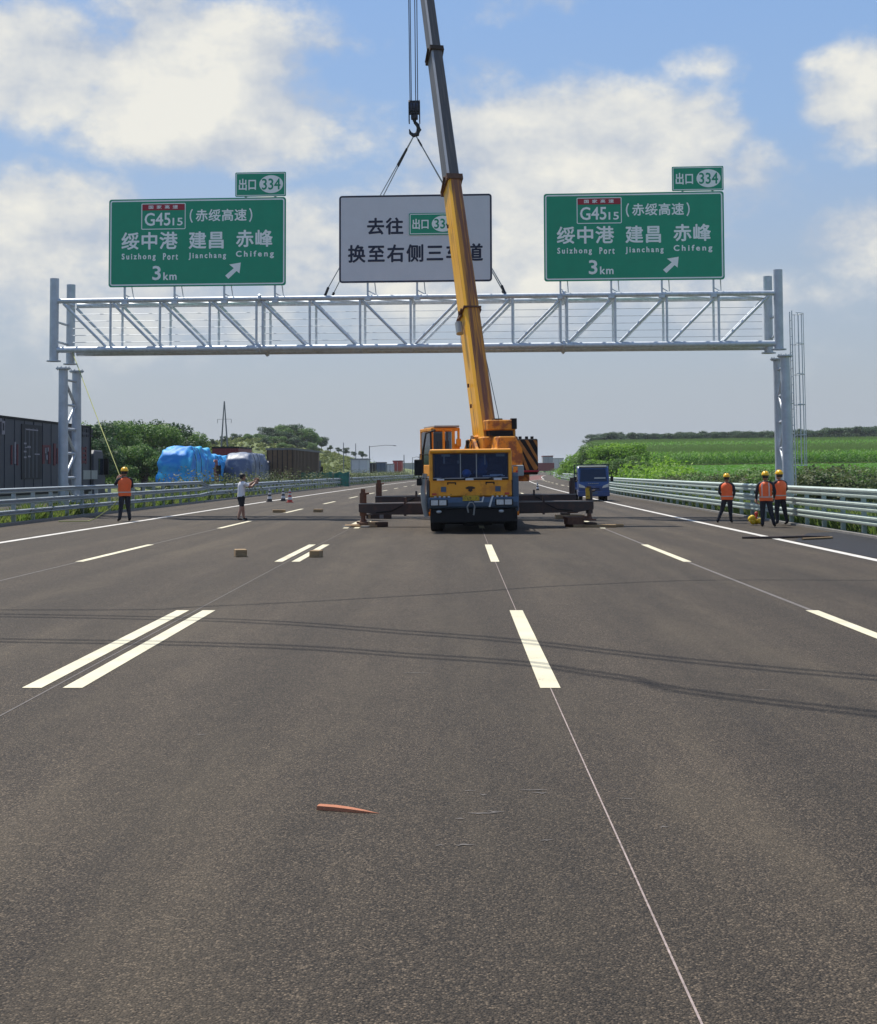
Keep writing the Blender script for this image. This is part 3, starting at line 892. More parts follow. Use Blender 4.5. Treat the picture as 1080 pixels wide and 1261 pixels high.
def green_sign(pxc, pyb, label):
    root, D = sign_place(pxc, pyb, label, 'direction_sign')
    k = D / F * 1.022
    W, H = 217.5 * k, 107.5 * k
    P = lambda x: (x - 241.7) * k
    Z = lambda y: (352.0 - y) * k
    panel(-W / 2, 0, W / 2, H, .10, -.0, .05, 'board', 'green', root)
    for z in (H * .2, H * .5, H * .8):
        b = MB(); b.b2((-W / 2 + .15, .05, z - .04), (W / 2 - .15, .09, z + .04)); b.build('back_channel', 'alu', root)
    ring_frame(-W / 2 + .05, .05, W / 2 - .05, H - .05, .10, .05, -.004).build('border_line', 'signwhite', root)
    # route shield
    x0, x1, z0, z1 = P(173), P(227.5), Z(282), Z(250)
    ring_frame(x0, z0, x1, z1, .05, .03, -.004).build('shield_border', 'signwhite', root)
    b = MB(); b.prism(rounded(x0 + .04, Z(258.5), x1 - .04, z1 - .035, .02), 'y', -.006, -.002); b.build('shield_band', 'red', root)
    lettering('国家高速', (P(182), Z(256.8), P(218), Z(252.4)), -.009, 'signwhite', root, .003, 2.0)
    lettering('G45', (P(177), Z(277.5), P(209), Z(261.5)), -.005, 'signwhite', root, .010)
    lettering('15', (P(211.5), Z(277.5), P(224), Z(268)), -.005, 'signwhite', root, .008)
    for txt, a, c, y0, y1, bd in (('（', 232.5, 236.5, 274.5, 257.5, .012), ('赤绥高速', 240, 302.5, 273, 258, .010), ('）', 305.5, 309.5, 274.5, 257.5, .012),
                                  ('绥中港', 148.5, 218, 306.5, 285, .016), ('建昌', 231.5, 274.5, 306.5, 285, .016), ('赤峰', 289.5, 334.5, 305, 284, .016)):
        lettering(txt, (P(a), Z(y0), P(c), Z(y1)), -.005, 'signwhite', root, bd, 1.06)
    for txt, a, c, y0, y1 in (('Suizhong', 149, 191, 320.5, 311), ('Port', 200, 218.5, 319.5, 311), ('Jianchang', 231.5, 277.5, 320, 311), ('Chifeng', 289.5, 336, 319, 309.5)):
        lettering(txt, (P(a), Z(y0), P(c), Z(y1)), -.005, 'signwhite', root, .009, 1.45)
    lettering('3', (P(187), Z(344), P(197.5), Z(326.5)), -.005, 'signwhite', root, .014)
    lettering('km', (P(200.5), Z(344), P(217), Z(334.5)), -.005, 'signwhite', root, .010, 1.2)
    # arrow to the upper right
    ar = [(276.5, 339.5), (287, 330.5), (281.5, 326), (295.5, 323.8), (294, 337), (290.5, 334), (280.5, 343.5)]
    b = MB(); b.add([(P(x), -.005, Z(y)) for x, y in ar], [tuple(range(len(ar)))]); b.build('arrow', 'signwhite', root)
    exit_plate(root, P, P(288.5), Z(243.5), P(350.5), Z(213.8), .02)
    b = MB(); b.b2((P(300), .03, H - .4), (P(302.5), .08, Z(218))); b.b2((P(336), .03, H - .4), (P(338.5), .08, Z(218))); b.build('plate_bracket', 'alu', root)
    brackets(root, [P(x) for x in (152.5, 214, 275, 337)], .62)
    return root


green_sign(242.3, 352.5, 'green direction sign with white lettering, on the left end of the gantry')
green_sign(781.0, 345.3, 'green direction sign with white lettering, on the right end of the gantry')


def white_sign():
    root, D = sign_place(511.5, 347.6, 'pale grey-white sign with dark lettering and a green exit plate, behind the crane boom', 'lane_sign')
    k = D / F * 1.018; W, H = 187 * k, 107.5 * k
    P = lambda x: (x - 511) * k
    Z = lambda y: (347.3 - y) * k
    panel(-W / 2, 0, W / 2, H, .12, 0, .05, 'board', 'signgrey', root)
    for z in (H * .2, H * .5, H * .8):
        b = MB(); b.b2((-W / 2 + .15, .05, z - .04), (W / 2 - .15, .09, z + .04)); b.build('back_channel', 'alu', root)
    ring_frame(-W / 2 + .01, .01, W / 2 - .01, H - .01, .11, .06, -.004).build('border_line', 'navy', root)
    lettering('去往', (P(452), Z(288.5), P(496.5), Z(267.5)), -.005, 'navy', root, .018, 1.1)
    lettering('换至右侧三车道', (P(428.5), Z(322.5), P(603.5 - 10), Z(300.5)), -.005, 'navy', root, .018, 1.18)
    exit_plate(root, P, P(503.5), Z(289.5), P(562), Z(262.8), -.002)
    brackets(root, [P(x) for x in (452.5, 513, 573)], .62)


white_sign()
# ------------------------------------------------------------------ truck crane
CX, CY = .60, 38.0
CYAW = R(-1.2)
crane = thing('truck_crane', 'big yellow truck crane facing the camera with its boom raised and outriggers out', 'crane', (CX, CY, road_z(CX)), CYAW)
CM = Matrix.Translation((CX, CY, road_z(CX))) @ Matrix.Rotation(CYAW, 4, 'Z')
CI = CM.inverted()


def cbox(name, lo, hi, m, bevel=.02, parent=crane, label=None):
    b = MB(); b.b2(lo, hi); return b.build(name, m, parent, bevel=bevel, label=label)


def build_carrier():
    # --- lower driving cab
    X0, X1 = -1.17, 1.03
    WZ0, WZ1 = 1.44, 2.13
    prof = [(0.0, .98), (0.0, 1.42), (.10, 2.16), (.18, 2.24), (1.75, 2.24), (1.75, .85), (0.1, .85)]
    cab = MB()
    # shell without a front windscreen area: floor, sides, back, roof, front panel
    cab.b2((X0, 0.0, .97), (X1, .09, 1.40))
    cab.b2((X0, .06, 2.14), (X1, 1.75, 2.24)); cab.b2((X0, 1.69, .97), (X1, 1.75, 2.14)); cab.b2((X0, .09, .93), (X1, 1.69, .99))
    for x in (X0, X1 - .07): cab.b2((x, .09, .99), (x + .07, 1.69, 1.42))
    for x in (X0, X1 - .07): cab.b2((x, 1.2, 1.42), (x + .07, 1.69, 2.14))
    c = cab.build('driving_cab', 'yellow', crane, bevel=.03)
    for x in (X0 + .035, X1 - .035):
        b = MB(); b.tube((x, .05, 1.40), (x, .10, 2.18), .05, n=8); b.build('windscreen_pillar', 'yellow', c)
    b = MB(); b.tube((X0 + .02, .06, 2.19), (X1 - .02, .06, 2.19), .06, n=10); b.build('roof_edge', 'yellow', c)
    cbox('dark_seal', (X0 + .06, .05, 1.40), (X1 - .06, .12, 1.46), 'dark', .0, c)
    b = MB(); b.b2((X0 + .08, .085, 1.46), (X1 - .08, .095, 2.13)); b.build('windscreen', 'glass', crane)
    for x in (-.34, .09):
        cbox('screen_divider', (x - .013, .05, 1.46), (x + .013, .075, 2.13), 'greyp', 0, c)
    for x in (X0 - .004, X1 - .004):
        b = MB(); b.b2((x, .2, 1.46), (x + .012, 1.15, 2.08)); b.build('side_window', 'glassd', crane)
    b = MB()
    for x in (X0 + .10, -.45, .25):
        b.tube((x + .08, .035, 1.43), (x + .5, .045, 1.52), .012, n=5)
    b.build('wiper', 'dark', crane)
    for x, w in ((-.88, .10), (-.10, .11), (.66, .11)):
        cbox('wiper_cover', (x - w, .02, 1.40), (x + w, .05, 1.455), 'paper', .01)
    b = MB(); b.b2((X0 + .09, .035, 1.455), (X1 - .09, .05, 1.475)); b.build('screen_ledge', 'boomlight', crane)
    # inside: dashboard, seats, curtain, wheel
    b = MB(); b.b2((X0 + .09, .12, 1.0), (X1 - .09, .5, 1.50)); b.b2((X0 + .09, 1.55, 1.0), (X1 - .09, 1.66, 2.12)); b.build('dashboard', 'interior', crane)
    for x in (-.72, .55):
        b = MB(); b.b2((x - .25, .95, 1.0), (x + .25, 1.4, 1.3)); b.b2((x - .25, 1.3, 1.3), (x + .25, 1.42, 1.85)); b.b2((x - .13, 1.32, 1.87), (x + .13, 1.4, 2.02)); b.build('seat', 'interior', crane, bevel=.03)
    b = MB(); b.path([(.55 + .2 * math.cos(t), .62 + .08 * math.sin(t), 1.52 + .16 * math.sin(t)) for t in np.linspace(0, 2 * math.pi, 16)], .015, n=5); b.build('steering_wheel', 'dark', crane)
    b = MB()
    b.b2((-.85, .11, 2.05), (-.62, .13, 2.12)); b.b2((-.80, .115, 1.86), (-.76, .125, 2.06)); b.tube((-.40, .16, 2.12), (-.40, .16, 1.95), .006, n=4); b.ell((-.40, .16, 1.90), (.03, .03, .05), 8, 6); b.b2((.30, .13, 1.82), (.34, .14, 2.1)); b.b2((.62, .11, 2.04), (.85, .13, 2.12))
    b.build('hanging_trinket', 'greyp', crane)
    b = MB(); b.b2((.25, .12, 1.505), (.85, .4, 1.53)); b.b2((.45, .14, 1.53), (.80, .3, 1.56)); b.build('papers', 'paper', crane)
    # front panel details
    for x in (-.80, .66):
        cbox('air_grille', (x - .07, -.014, 1.10), (x + .07, .002, 1.24), 'bluegrey', 0)
    for x in (-.58, .45):
        b = MB(); b.b2((x - .12, -.016, 1.33), (x + .12, .0, 1.36)); b.b2((x - .12, -.016, 1.29), (x - .09, 0, 1.33)); b.b2((x + .09, -.016, 1.29), (x + .12, 0, 1.33)); b.build('panel_handle', 'dark', crane)
    b = MB(); b.b2((X0 + .02, -.012, 1.385), (X1 - .02, .005, 1.405)); b.build('panel_trim', 'yellow', crane)
    # dark emblem: spread wings over a point
    em = [(-.13, 1.21), (-.05, 1.245), (.05, 1.245), (.13, 1.21), (.12, 1.18), (.05, 1.17), (.06, 1.13), (0, 1.09), (-.06, 1.13), (-.05, 1.17), (-.12, 1.18)]
    b = MB(); b.prism([(x - .08, z) for x, z in em], 'y', -.02, -.004); b.build('emblem', 'woodend', crane)
    for x0_, x1_ in ((X0, -.55), (.2, X1)):
        for i in range(4):
            xx = (x0_ + .15 + i * .12) if x0_ < -1 else (x1_ - .15 - i * .12)
            cbox('marker_lamp', (xx - .03, -.09, .955), (xx + .03, -.05, .99), 'lens', 0)
    # bumper
    b = MB(); b.prism([(-.13, .70), (-.16, .82), (-.10, .955), (.3, .955), (.3, .66), (-.05, .66)], 'x', -1.2, 1.2); b.build('bumper', 'bluegrey', crane, bevel=.02)
    for x in (-.93, .82):
        b = MB(); b.b2((x - .24, -.175, .73), (x + .24, -.12, .90)); b.build('headlight_housing', 'dark', crane)
        for dx in (-.11, .11):
            b = MB(); b.b2((x + dx - .095, -.185, .75), (x + dx + .095, -.17, .885)); b.build('headlight', 'lens', crane)
    for x in (-.93, .74):
        b = MB(); b.ell((x, -.05, .575), (.075, .05, .045)); b.build('fog_lamp', 'lens', crane)
    cbox('number_plate', (-.29, -.185, .86), (.16, -.165, 1.00), 'plate', 0)
    b = MB()
    b.prism([(.21, .82), (.25, .82), (.29, .97), (.25, .97)], 'y', -.175, -.10); b.prism([(.02, .82), (.21, .82), (.215, .845), (.02, .845)], 'y', -.175, -.12)
    b.build('white_stripe', 'white', crane)
    b = MB(); b.prism([(.40, .69), (.45, .69), (.53, .955), (.48, .955)], 'y', -.178, -.10); b.build('white_stripe', 'white', crane)
    b = MB(); b.path([(-.14, -.16, .55), (-.17, -.22, .70), (-.10, -.24, .82), (-.02, -.24, .82), (.03, -.22, .72), (0, -.16, .48)], .022, n=6); b.build('tow_loop', 'greyp', crane)
    b = MB(); b.tube((-.52, -.02, .40), (-.05, -.02, .40), .022, n=6); b.tube((.2, -.02, .41), (.58, -.02, .40), .015, n=6); b.build('tow_bar', 'greyp', crane)
    b = MB(); b.b2((-1.15, -.05, .27), (1.15, .3, .655)); b.b2((-.85, 1.0, .2), (.85, 1.3, .6)); b.b2((-.8, 2.6, .2), (.8, 2.9, .6)); b.b2((-.3, .3, .18), (.5, 3, .5)); b.build('underguard', 'dark', crane, bevel=.03)
    # chassis and deck
    b = MB(); b.b2((-.45, .3, .42), (-.25, 11.7, .82)); b.b2((.25, .3, .42), (.45, 11.7, .82)); b.b2((-.45, 2.0, .45), (.45, 2.3, .8)); b.b2((-.45, 7.2, .45), (.45, 7.5, .8))
    b.b2((-.9, 3.2, .35), (.9, 7.0, .75)); b.build('chassis', 'dark', crane)
    b = MB(); b.b2((-1.2, 1.85, .98), (1.2, 11.8, 1.10)); b.b2((-1.2, 1.8, .62), (-1.12, 11.8, .98)); b.b2((1.12, 1.8, .62), (1.2, 11.8, .98)); b.build('deck', 'yellow', crane, bevel=.02)
    # fenders beside the cab
    b = MB(); b.prism([(.1, .55), (.1, 1.5), (.25, 1.6), (1.3, 1.6), (1.3, .95), (.9, .7), (.4, .7)], 'x', 1.04, 1.22); b.build('fender', 'bluegrey', crane, bevel=.02)
    b = MB(); b.path([(-1.27, .2, .45), (-1.34, .15, .8), (-1.36, .1, 1.2), (-1.3, .1, 1.6)], .07, n=8); b.build('fender_post', 'greyp', crane)
    b = MB(); b.prism([(.2, .55), (.2, 1.45), (1.3, 1.45), (1.3, .95)], 'x', -1.27, -1.18); b.build('fender', 'bluegrey', crane, bevel=.02)
    # mirrors
    b = MB(); b.path([(-1.17, .15, 2.1), (-1.42, .0, 2.12), (-1.46, -.02, 1.5), (-1.2, .1, 1.45)], .018, n=6); b.build('mirror_arm', 'dark', crane)
    cbox('mirror', (-1.58, -.05, 1.55), (-1.36, .03, 1.98), 'dark', .02)
    cbox('mirror', (-1.52, -.04, 1.28), (-1.38, .03, 1.48), 'dark', .02)
    b = MB(); b.tube((1.03, .1, 1.78), (1.28, .05, 1.78), .018, n=6); b.build('mirror_arm', 'greyp', crane)
    cbox('mirror', (1.20, .0, 1.50), (1.36, .08, 1.80), 'greyp', .02)
    # wheels: tyre, rim, hub
    for y in (1.15, 2.75, 8.6, 9.95):
        for sx in (-1, 1):
            wdt = .34 if y < 4 else .62
            tyre = MB(); xo = sx * 1.19; xi = sx * (1.19 - wdt)
            prof = [(0, .30), (0, .47), (.05, .51), (.5, .525), (.95, .51), (1, .47), (1, .30)]
            rings = []
            for f, r in prof:
                rings.append([(xo + (xi - xo) * f, y + r * math.cos(t), .525 + r * math.sin(t)) for t in np.linspace(0, 2 * math.pi, 28, endpoint=False)])
            tyre.loft(rings, caps=True)
            w = tyre.build('wheel', 'rubber', crane)
            rm = MB(); rm.tube((xo + sx * .004, y, .525), (xo - sx * .05, y, .525), .27, n=20); rm.tube((xo + sx * .06, y, .525), (xo, y, .525), .11, n=12); rm.build('rim', 'yellow', w)
    # outriggers, two beams across the chassis, a jack at each end
    for (y, z0, z1, xl, xr, jt) in ((4.0, .38, .76, -3.42, 3.52, 1.16), (11.4, .44, .84, -3.48, 3.50, 1.38)):
        b = MB(); b.b2((-1.22, y - .2, z0 - .05), (1.22, y + .2, z1 + .05)); b.build('outrigger_box', 'brown', crane, bevel=.02)
        for s, xe in ((-1, xl), (1, xr)):
            b = MB()
            b.prism([(s * 1.2, z0), (s * 1.2, z1), (xe, z1 - .02), (xe, z0 + .10), (xe - s * .5, z0 + .02)] if s > 0 else [(s * 1.2, z0), (xe - s * .5, z0 + .02), (xe, z0 + .10), (xe, z1 - .02), (s * 1.2, z1)], 'y', y - .15, y + .15)
            beam = b.build('outrigger_beam', 'brown', crane, bevel=.012)
            cbox('stop_plate', (s * 2.05 - .03, y - .18, z0 - .03), (s * 2.05 + .03, y + .18, z1 + .14), 'brown', 0, beam)
            cbox('edge_strip', (min(s * 1.25, xe), y - .158, z1 - .045), (max(s * 1.25, xe), y - .148, z1 - .025), 'greyp', 0, beam)
            b = MB(); b.path([(s * 2.9, y - .17, z0 + .08), (s * 2.45, y - .18, z0 + .12), (s * 2.1, y - .17, z0 + .3)], .018, n=5); b.build('hose', 'dark', beam)
            xj = xe - s * .12
            b = MB(); b.tube((xj, y, z0 - .02), (xj, y, jt - .12), .105, n=14); b.tube((xj, y, jt - .12), (xj, y, jt), .07, n=12); b.tube((xj, y, jt - .15), (xj + .18, y, jt - .13), .03, n=8)
            j = b.build('jack', 'rust' if s < 0 else 'brown', crane)
            b = MB(); b.tube((xj, y, .22), (xj, y, z0), .065, n=12); b.build('jack_rod', 'rust', j)
            b = MB(); b.tube((xj, y, .15), (xj, y, .20), .20, n=16); b.tube((xj, y, .20), (xj, y, .28), .10, .07, n=12); b.build('jack_foot', 'rust', j)
    # yellow and black guard on the right front jack
    b = MB(); b.prism([(3.30, .80), (3.42, .80), (3.40, 1.12), (3.28, 1.12)], 'y', 3.83, 3.87); b.build('warning_plate', 'plate', crane)


build_carrier()

# --- superstructure, turned so that the boom points away and to the left
SC = Vector((.76, 44.6, 0))
foot_w = Vector((1.10, 43.35, 2.35))
HOOKP = at(510.3, 140, 53.25)
tip_w = Vector((HOOKP.x, HOOKP.y, 24.2))
hd = Vector((tip_w.x - foot_w.x, tip_w.y - foot_w.y, 0)).normalized()
rt = Vector((hd.y, -hd.x, 0))
SM = CI @ Matrix(((rt.x, hd.x, 0, SC.x), (rt.y, hd.y, 0, SC.y), (0, 0, 1, 0), (0, 0, 0, 1)))


def sbuild(b, name, m, parent=crane, bevel=.02, label=None):
    """superstructure part: x right of the boom, y along it, z up, about the slewing centre"""
    b.v = [tuple(SM @ Vector(p)) for p in b.v]
    return b.build(name, m, parent, bevel=bevel, label=label)


def sbox(name, lo, hi, m, bevel=.02, parent=crane, label=None):
    b = MB(); b.b2(lo, hi); return sbuild(b, name, m, parent, bevel, label)


b = MB(); b.tube((0, 0, 1.08), (0, 0, 1.32), .78, n=32); sbuild(b, 'slew_ring', 'dark', bevel=0)
b = MB(); b.b2((-1.15, -2.2, 1.32), (1.15, 1.3, 1.52)); sbuild(b, 'turntable', 'yellowdirty')
for x in (-.42, .62):
    b = MB(); b.prism([(-2.2, 1.5), (.3, 1.5), (.1, 1.9), (-.9, 2.62), (-1.6, 2.62), (-2.2, 2.2)], 'x', x - .05, x + .05); sbuild(b, 'side_plate', 'yellowdirty')
# operator's cab on the left of the boom
oc = MB()
x0, x1, y0, y1, z0, z1 = -1.48, -.64, -.55, 1.15, 1.5, 2.98
for x in (x0, x1):
    for y in (y0, y1 - .1):
        oc.b2((x - .035, y, z0), (x + .035, y + .08, z1))
oc.b2((x0 - .035, y0, z1 - .08), (x1 + .035, y1, z1 + .02)); oc.b2((x0 - .035, y0, z0), (x1 + .035, y1, z0 + .35)); oc.b2((x0 + .32, y0, z0 + .35), (x0 + .40, y0 + .06, z1)); oc.b2((x0 + .62, y0, z0 + .35), (x0 + .72, y0 + .06, z1)); oc.b2((x0 + .72, y0 + .02, z0 + .35), (x1, y0 + .05, z0 + 1.0)); oc.b2((x0, y0, z0 + .35), (x0 + .04, y0 + .35, z0 + .55)); oc.b2((x0 + .3, y0 - .12, z0 + .2), (x0 + .55, y0, z0 + .5)); oc.b2((x0 + .75, y0 - .1, z0 + .9), (x1 + .05, y0 + .02, z0 + 1.15))
ocab = sbuild(oc, 'operator_cab', 'yellow', bevel=.02)
sbox('cab_roof_plate', (x0 + .05, y0 - .1, z1 + .03), (x1 + .0, y1 - .2, z1 + .09), 'greyp', .01, ocab)
for lo, hi in (((x0 - .02, y0 + .15, z0 + .35), (x0 - .01, y1 - .15, z1 - .1)), ((x0 + .05, y0 + .02, z0 + .37), (x0 + .31, y0 + .03, z1 - .1)), ((x0 + .42, y0 + .02, z0 + .37), (x0 + .61, y0 + .03, z1 - .1)), ((x0 + .05, y1 - .06, z0 + .35), (x1 - .05, y1 - .05, z1 - .1))):
    b = MB(); b.b2(lo, hi); sbuild(b, 'cab_window', 'glassd', bevel=0)
b = MB(); b.b2((x0 + .25, .0, z0 + .3), (x1 - .2, .5, z0 + .5)); b.b2((x0 + .25, -.1, z0 + .5), (x1 - .2, .05, z0 + 1.1)); sbuild(b, 'operator_seat', 'interior')
b = MB(); xx = x0 - .06
b.v = []; pth = [(xx - .28, y0 - .05, 1.45), (xx - .26, y0 - .05, 2.2), (xx - .16, y0 - .05, 2.82), (xx + .15, y0 - .03, 2.92)]
b.path(pth, .035, n=6); sbuild(b, 'cab_grab_rail', 'dark', bevel=0)
b = MB(); b.path([(xx + .02, y0 - .03, 1.6), (xx + .0, y0 - .03, 2.85)], .03, n=6); sbuild(b, 'cab_grab_rail', 'dark', bevel=0)
# winch house, hydraulic clutter, counterweight
wh = sbox('winch_house', (-.25, -2.1, 1.52), (.84, -.9, 2.68), 'yellowdirty', .04)
sbox('winch_cover', (-.12, -2.15, 2.86), (.76, -1.05, 3.18), 'yellowdirty', .03)
sbox('winch_slot', (-.05, -2.13, 2.70), (.66, -1.1, 2.85), 'dark', 0)
b = MB(); b.b2((.0, -2.0, 2.6), (.08, -1.0, 2.84)); b.b2((.68, -2.1, 2.6), (.76, -1.0, 2.87)); sbuild(b, 'winch_frame', 'yellowdirty')
b = MB(); b.tube((.15, -1.55, 2.72), (.85, -1.55, 2.72), .22, n=18); sbuild(b, 'winch_drum', 'wire', bevel=0)
b = MB(); b.tube((.86, -1.5, 2.45), (.80, -1.2, 2.90), .12, n=10); sbuild(b, 'air_duct', 'dark', bevel=0)
b = MB(); b.b2((.62, -2.17, 2.9), (.78, -2.0, 3.22)); b.b2((.1, -2.1, 3.18), (.35, -1.8, 3.22)); sbuild(b, 'winch_bracket', 'dark', bevel=0)
cw = MB(); cw.prism([(.45, 1.52), (.45, 2.56), (.6, 2.58), (1.0, 2.58), (1.20, 2.58), (1.20, 1.52)], 'y', -2.95, -1.4)
cwo = sbuild(cw, 'counterweight', 'dark', bevel=.03)
b = MB(); b.prism([(-1.05, 1.55), (-1.05, 2.1), (-.6, 2.3), (-.05, 2.30), (.0, 2.66), (.50, 2.66), (.72, 2.3), (.72, 1.55)], 'y', -2.98, -2.2); sbuild(b, 'counterweight_body', 'yellowdirty', bevel=.03)
for k in range(4):
    xs = .30 + k * .25
    pass
    a, c = (max(xs, .47), 2.54), (xs + .55, 1.60)
    if xs + .55 > 1.18:
        t = (1.18 - xs) / .55; c = (1.18, 2.54 - .94 * t)
    poly = [a, (min(a[0] + .09, 1.19), a[1]), (min(c[0] + .09, 1.19), c[1] + (0 if c[0] + .09 <= 1.19 else .13)), c]
    b = MB(); b.prism(poly, 'y', -2.965, -2.945); sbuild(b, 'warning_stripe', 'stripe', cwo, 0)
for x in (.75, .95, 1.12):
    b = MB(); b.tube((x, -2.6, 2.58), (x, -2.6, 2.66), .05, n=8); sbuild(b, 'lifting_lug', 'dark', cwo, 0)
b = MB(); b.tube((.5, -2.97, 1.62), (1.2, -2.97, 1.62), .03, n=6); sbuild(b, 'tail_lamp_bar', 'red', cwo, 0)
# clutter between the cabs: valve block, hoses, horn, tool box, spare lamp
b = MB(); b.b2((-.5, -1.9, 1.5), (.05, -1.0, 1.78)); sbuild(b, 'valve_cover', 'yellow')
b = MB()
for k in range(9):
    xa = -.42 + k * .085
    b.path([(xa, -1.4, 1.75), (xa + .03 * math.sin(k * 3), -1.5, 2.15 + .12 * math.sin(k * 2.1)), (xa + .16, -1.2, 2.42 + .1 * math.cos(k * 1.7)), (xa + .2, -.8, 2.3)], .022, n=5)
sbuild(b, 'hydraulic_hoses', 'dark', bevel=0)
b = MB()
for k in range(6):
    xa = -.38 + k * .13
    b.path([(xa, -1.62, 1.75), (xa - .04, -1.66, 2.0), (xa + .06, -1.6, 2.25)], .02, n=5)
sbuild(b, 'hydraulic_pipes', 'greyp', bevel=0)
b = MB(); b.path([(-.45, -1.75, 2.0), (-.25, -1.8, 1.86), (.0, -1.82, 1.9), (.15, -1.7, 2.1)], .05, n=8); sbuild(b, 'bent_pipe', 'rust', bevel=0)
b = MB(); b.b2((.12, -2.3, 2.27), (.42, -2.05, 2.36)); b.b2((.16, -2.28, 2.1), (.20, -2.1, 2.28)); b.b2((.34, -2.28, 2.1), (.38, -2.1, 2.28)); sbuild(b, 'work_lamp', 'signwhite')
b = MB(); b.path([(.62, -2.3, 2.1), (.62, -2.34, 2.26), (.74, -2.34, 2.34)], .04, n=8); sbuild(b, 'exhaust_elbow', 'signwhite', bevel=0)

# small fittings: lamps, boxes, hoses and hand rails over the deck
for x, y, w, d, h, m in ((-.35, -2.0, .22, .2, .34, 'yellow'), (-.62, -1.5, .3, .3, .42, 'yellow'), (-.15, -2.25, .16, .1, .22, 'dark'), (-.48, -1.1, .12, .2, .7, 'dark'), (-.30, -.9, .1, .1, .85, 'greyp')):
    sbox('deck_fitting', (x - w / 2, y - d / 2, 1.55), (x + w / 2, y + d / 2, 1.9 + h), m, .02)
b = MB()
for k in range(7):
    xa = -.55 + k * .1
    b.path([(xa, -1.3, 1.9), (xa - .06, -1.55 - .05 * (k % 3), 2.3 + .05 * (k % 2)), (xa + .05, -1.5, 2.62 + .06 * math.sin(k * 2.3)), (xa + .18, -1.1, 2.45)], .02, n=5)
sbuild(b, 'hydraulic_hoses', 'dark', bevel=0)
b = MB()
for k in range(4): b.path([(-.5 + k * .16, -1.7, 1.9), (-.46 + k * .16, -1.76, 2.2), (-.36 + k * .16, -1.7, 2.42)], .022, n=5)
sbuild(b, 'brass_pipes', 'woodlight', bevel=0)
b = MB(); b.path([(-1.1, 1.9, 1.1), (-1.1, 1.9, 1.75), (-1.1, 3.6, 1.75), (-1.1, 3.6, 1.1)], .02, n=6); b.path([(1.1, 1.9, 1.1), (1.1, 1.9, 1.75), (1.1, 3.6, 1.75), (1.1, 3.6, 1.1)], .02, n=6); b.build('deck_rail', 'greyp', crane)
for x in (-1.0, -.6, -.2, .2, .6, .9):
    b = MB(); b.tube((x, -.012, 1.035), (x, .002, 1.035), .012, n=6); b.build('bolt', 'dark', crane)
for x in (-1.05, .9):
    b = MB(); b.b2((x - .06, -.02, 1.02), (x + .06, .0, 1.07)); b.build('corner_marker', 'coner', crane)

# --- boom
foot = CI @ foot_w; tip = CI @ tip_w
bd = (tip - foot); BLEN = bd.length; bd.normalize()
r3 = CI.to_3x3() @ rt
bu = r3.cross(bd).normalized()                       # towards the boom's upper face
if bu.z < 0: bu = -bu


def boom_ring(t, w, h, shift=0.0):
    c = foot + bd * (BLEN * t) + bu * shift
    pr = [(-w / 2, h * .42), (-w * .34, h * .5), (w * .40, h * .5), (w / 2, h * .42), (w / 2, -h * .36), (w * .25, -h * .5), (-w * .25, -h * .5), (-w / 2, -h * .36)]
    return [c + r3 * x + bu * y for x, y in pr]


def boom_section(name, t0, t1, w0, h0, w1, h1, side, top, label):
    b = MB(); ra, rb = boom_ring(t0, w0, h0), boom_ring(t1, w1, h1)
    n = 8; vs = ra + rb
    for i in range(n):
        # i = 1: upper face, 7: left side
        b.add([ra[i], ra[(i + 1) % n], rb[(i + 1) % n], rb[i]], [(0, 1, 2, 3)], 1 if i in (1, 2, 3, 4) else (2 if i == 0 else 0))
    b.add(ra, [tuple(range(n))]); b.add(rb, [tuple(range(n))])
    fm = Matrix(((r3.x, bu.x, bd.x, foot.x), (r3.y, bu.y, bd.y, foot.y), (r3.z, bu.z, bd.z, foot.z), (0, 0, 0, 1)))
    fi = fm.inverted(); b.v = [tuple(fi @ Vector(p)) for p in b.v]
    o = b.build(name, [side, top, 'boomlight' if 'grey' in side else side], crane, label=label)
    o.matrix_local = fm
    return o


T1, T2, T3 = .4125, .648, .86
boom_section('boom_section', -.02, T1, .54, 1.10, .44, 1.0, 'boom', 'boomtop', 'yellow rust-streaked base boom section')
boom_section('boom_section', T1 - .01, T2, .42, .84, .40, .80, 'boomgrey', 'boomgrey', 'dark grey middle boom section')
boom_section('boom_section', T2 - .01, T3, .37, .74, .35, .70, 'boomgrey', 'boomgrey', 'dark grey upper boom section')
boom_section('boom_section', T3 - .01, 1.0, .34, .50, .33, .48, 'boomgrey', 'boomgrey', 'dark grey top boom section')


def collar(t, w, h, ln, m, skew=.3):
    b = MB()
    def rg(tt, k, s):
        c = foot + bd * (BLEN * tt)
        return [c + r3 * x * k + bu * y * k + bd * (s * (-y / h)) for x, y in ((-w / 2, h / 2), (w / 2, h / 2), (w / 2, -h / 2), (-w / 2, -h / 2))]
    b.loft([rg(t - ln / BLEN, 1.0, 0), rg(t, 1.0, 0)], smooth=False)
    for s in (-1, 1):
        c = foot + bd * (BLEN * t) + r3 * (s * (w / 2 + .03))
        b.tube(c - bd * ln - bu * h * .3, c + bu * h * .3, .035, n=6)
    return b.build('boom_collar', m, crane, bevel=.01)


collar(T1 + .002, .56, 1.08, .20, 'rust')
collar(T2 + .002, .50, .92, .17, 'woodend')
collar(T3 + .002, .46, .66, .15, 'dark')
for t in (.198,):
    collar(t, .58, 1.12, .05, 'rust')
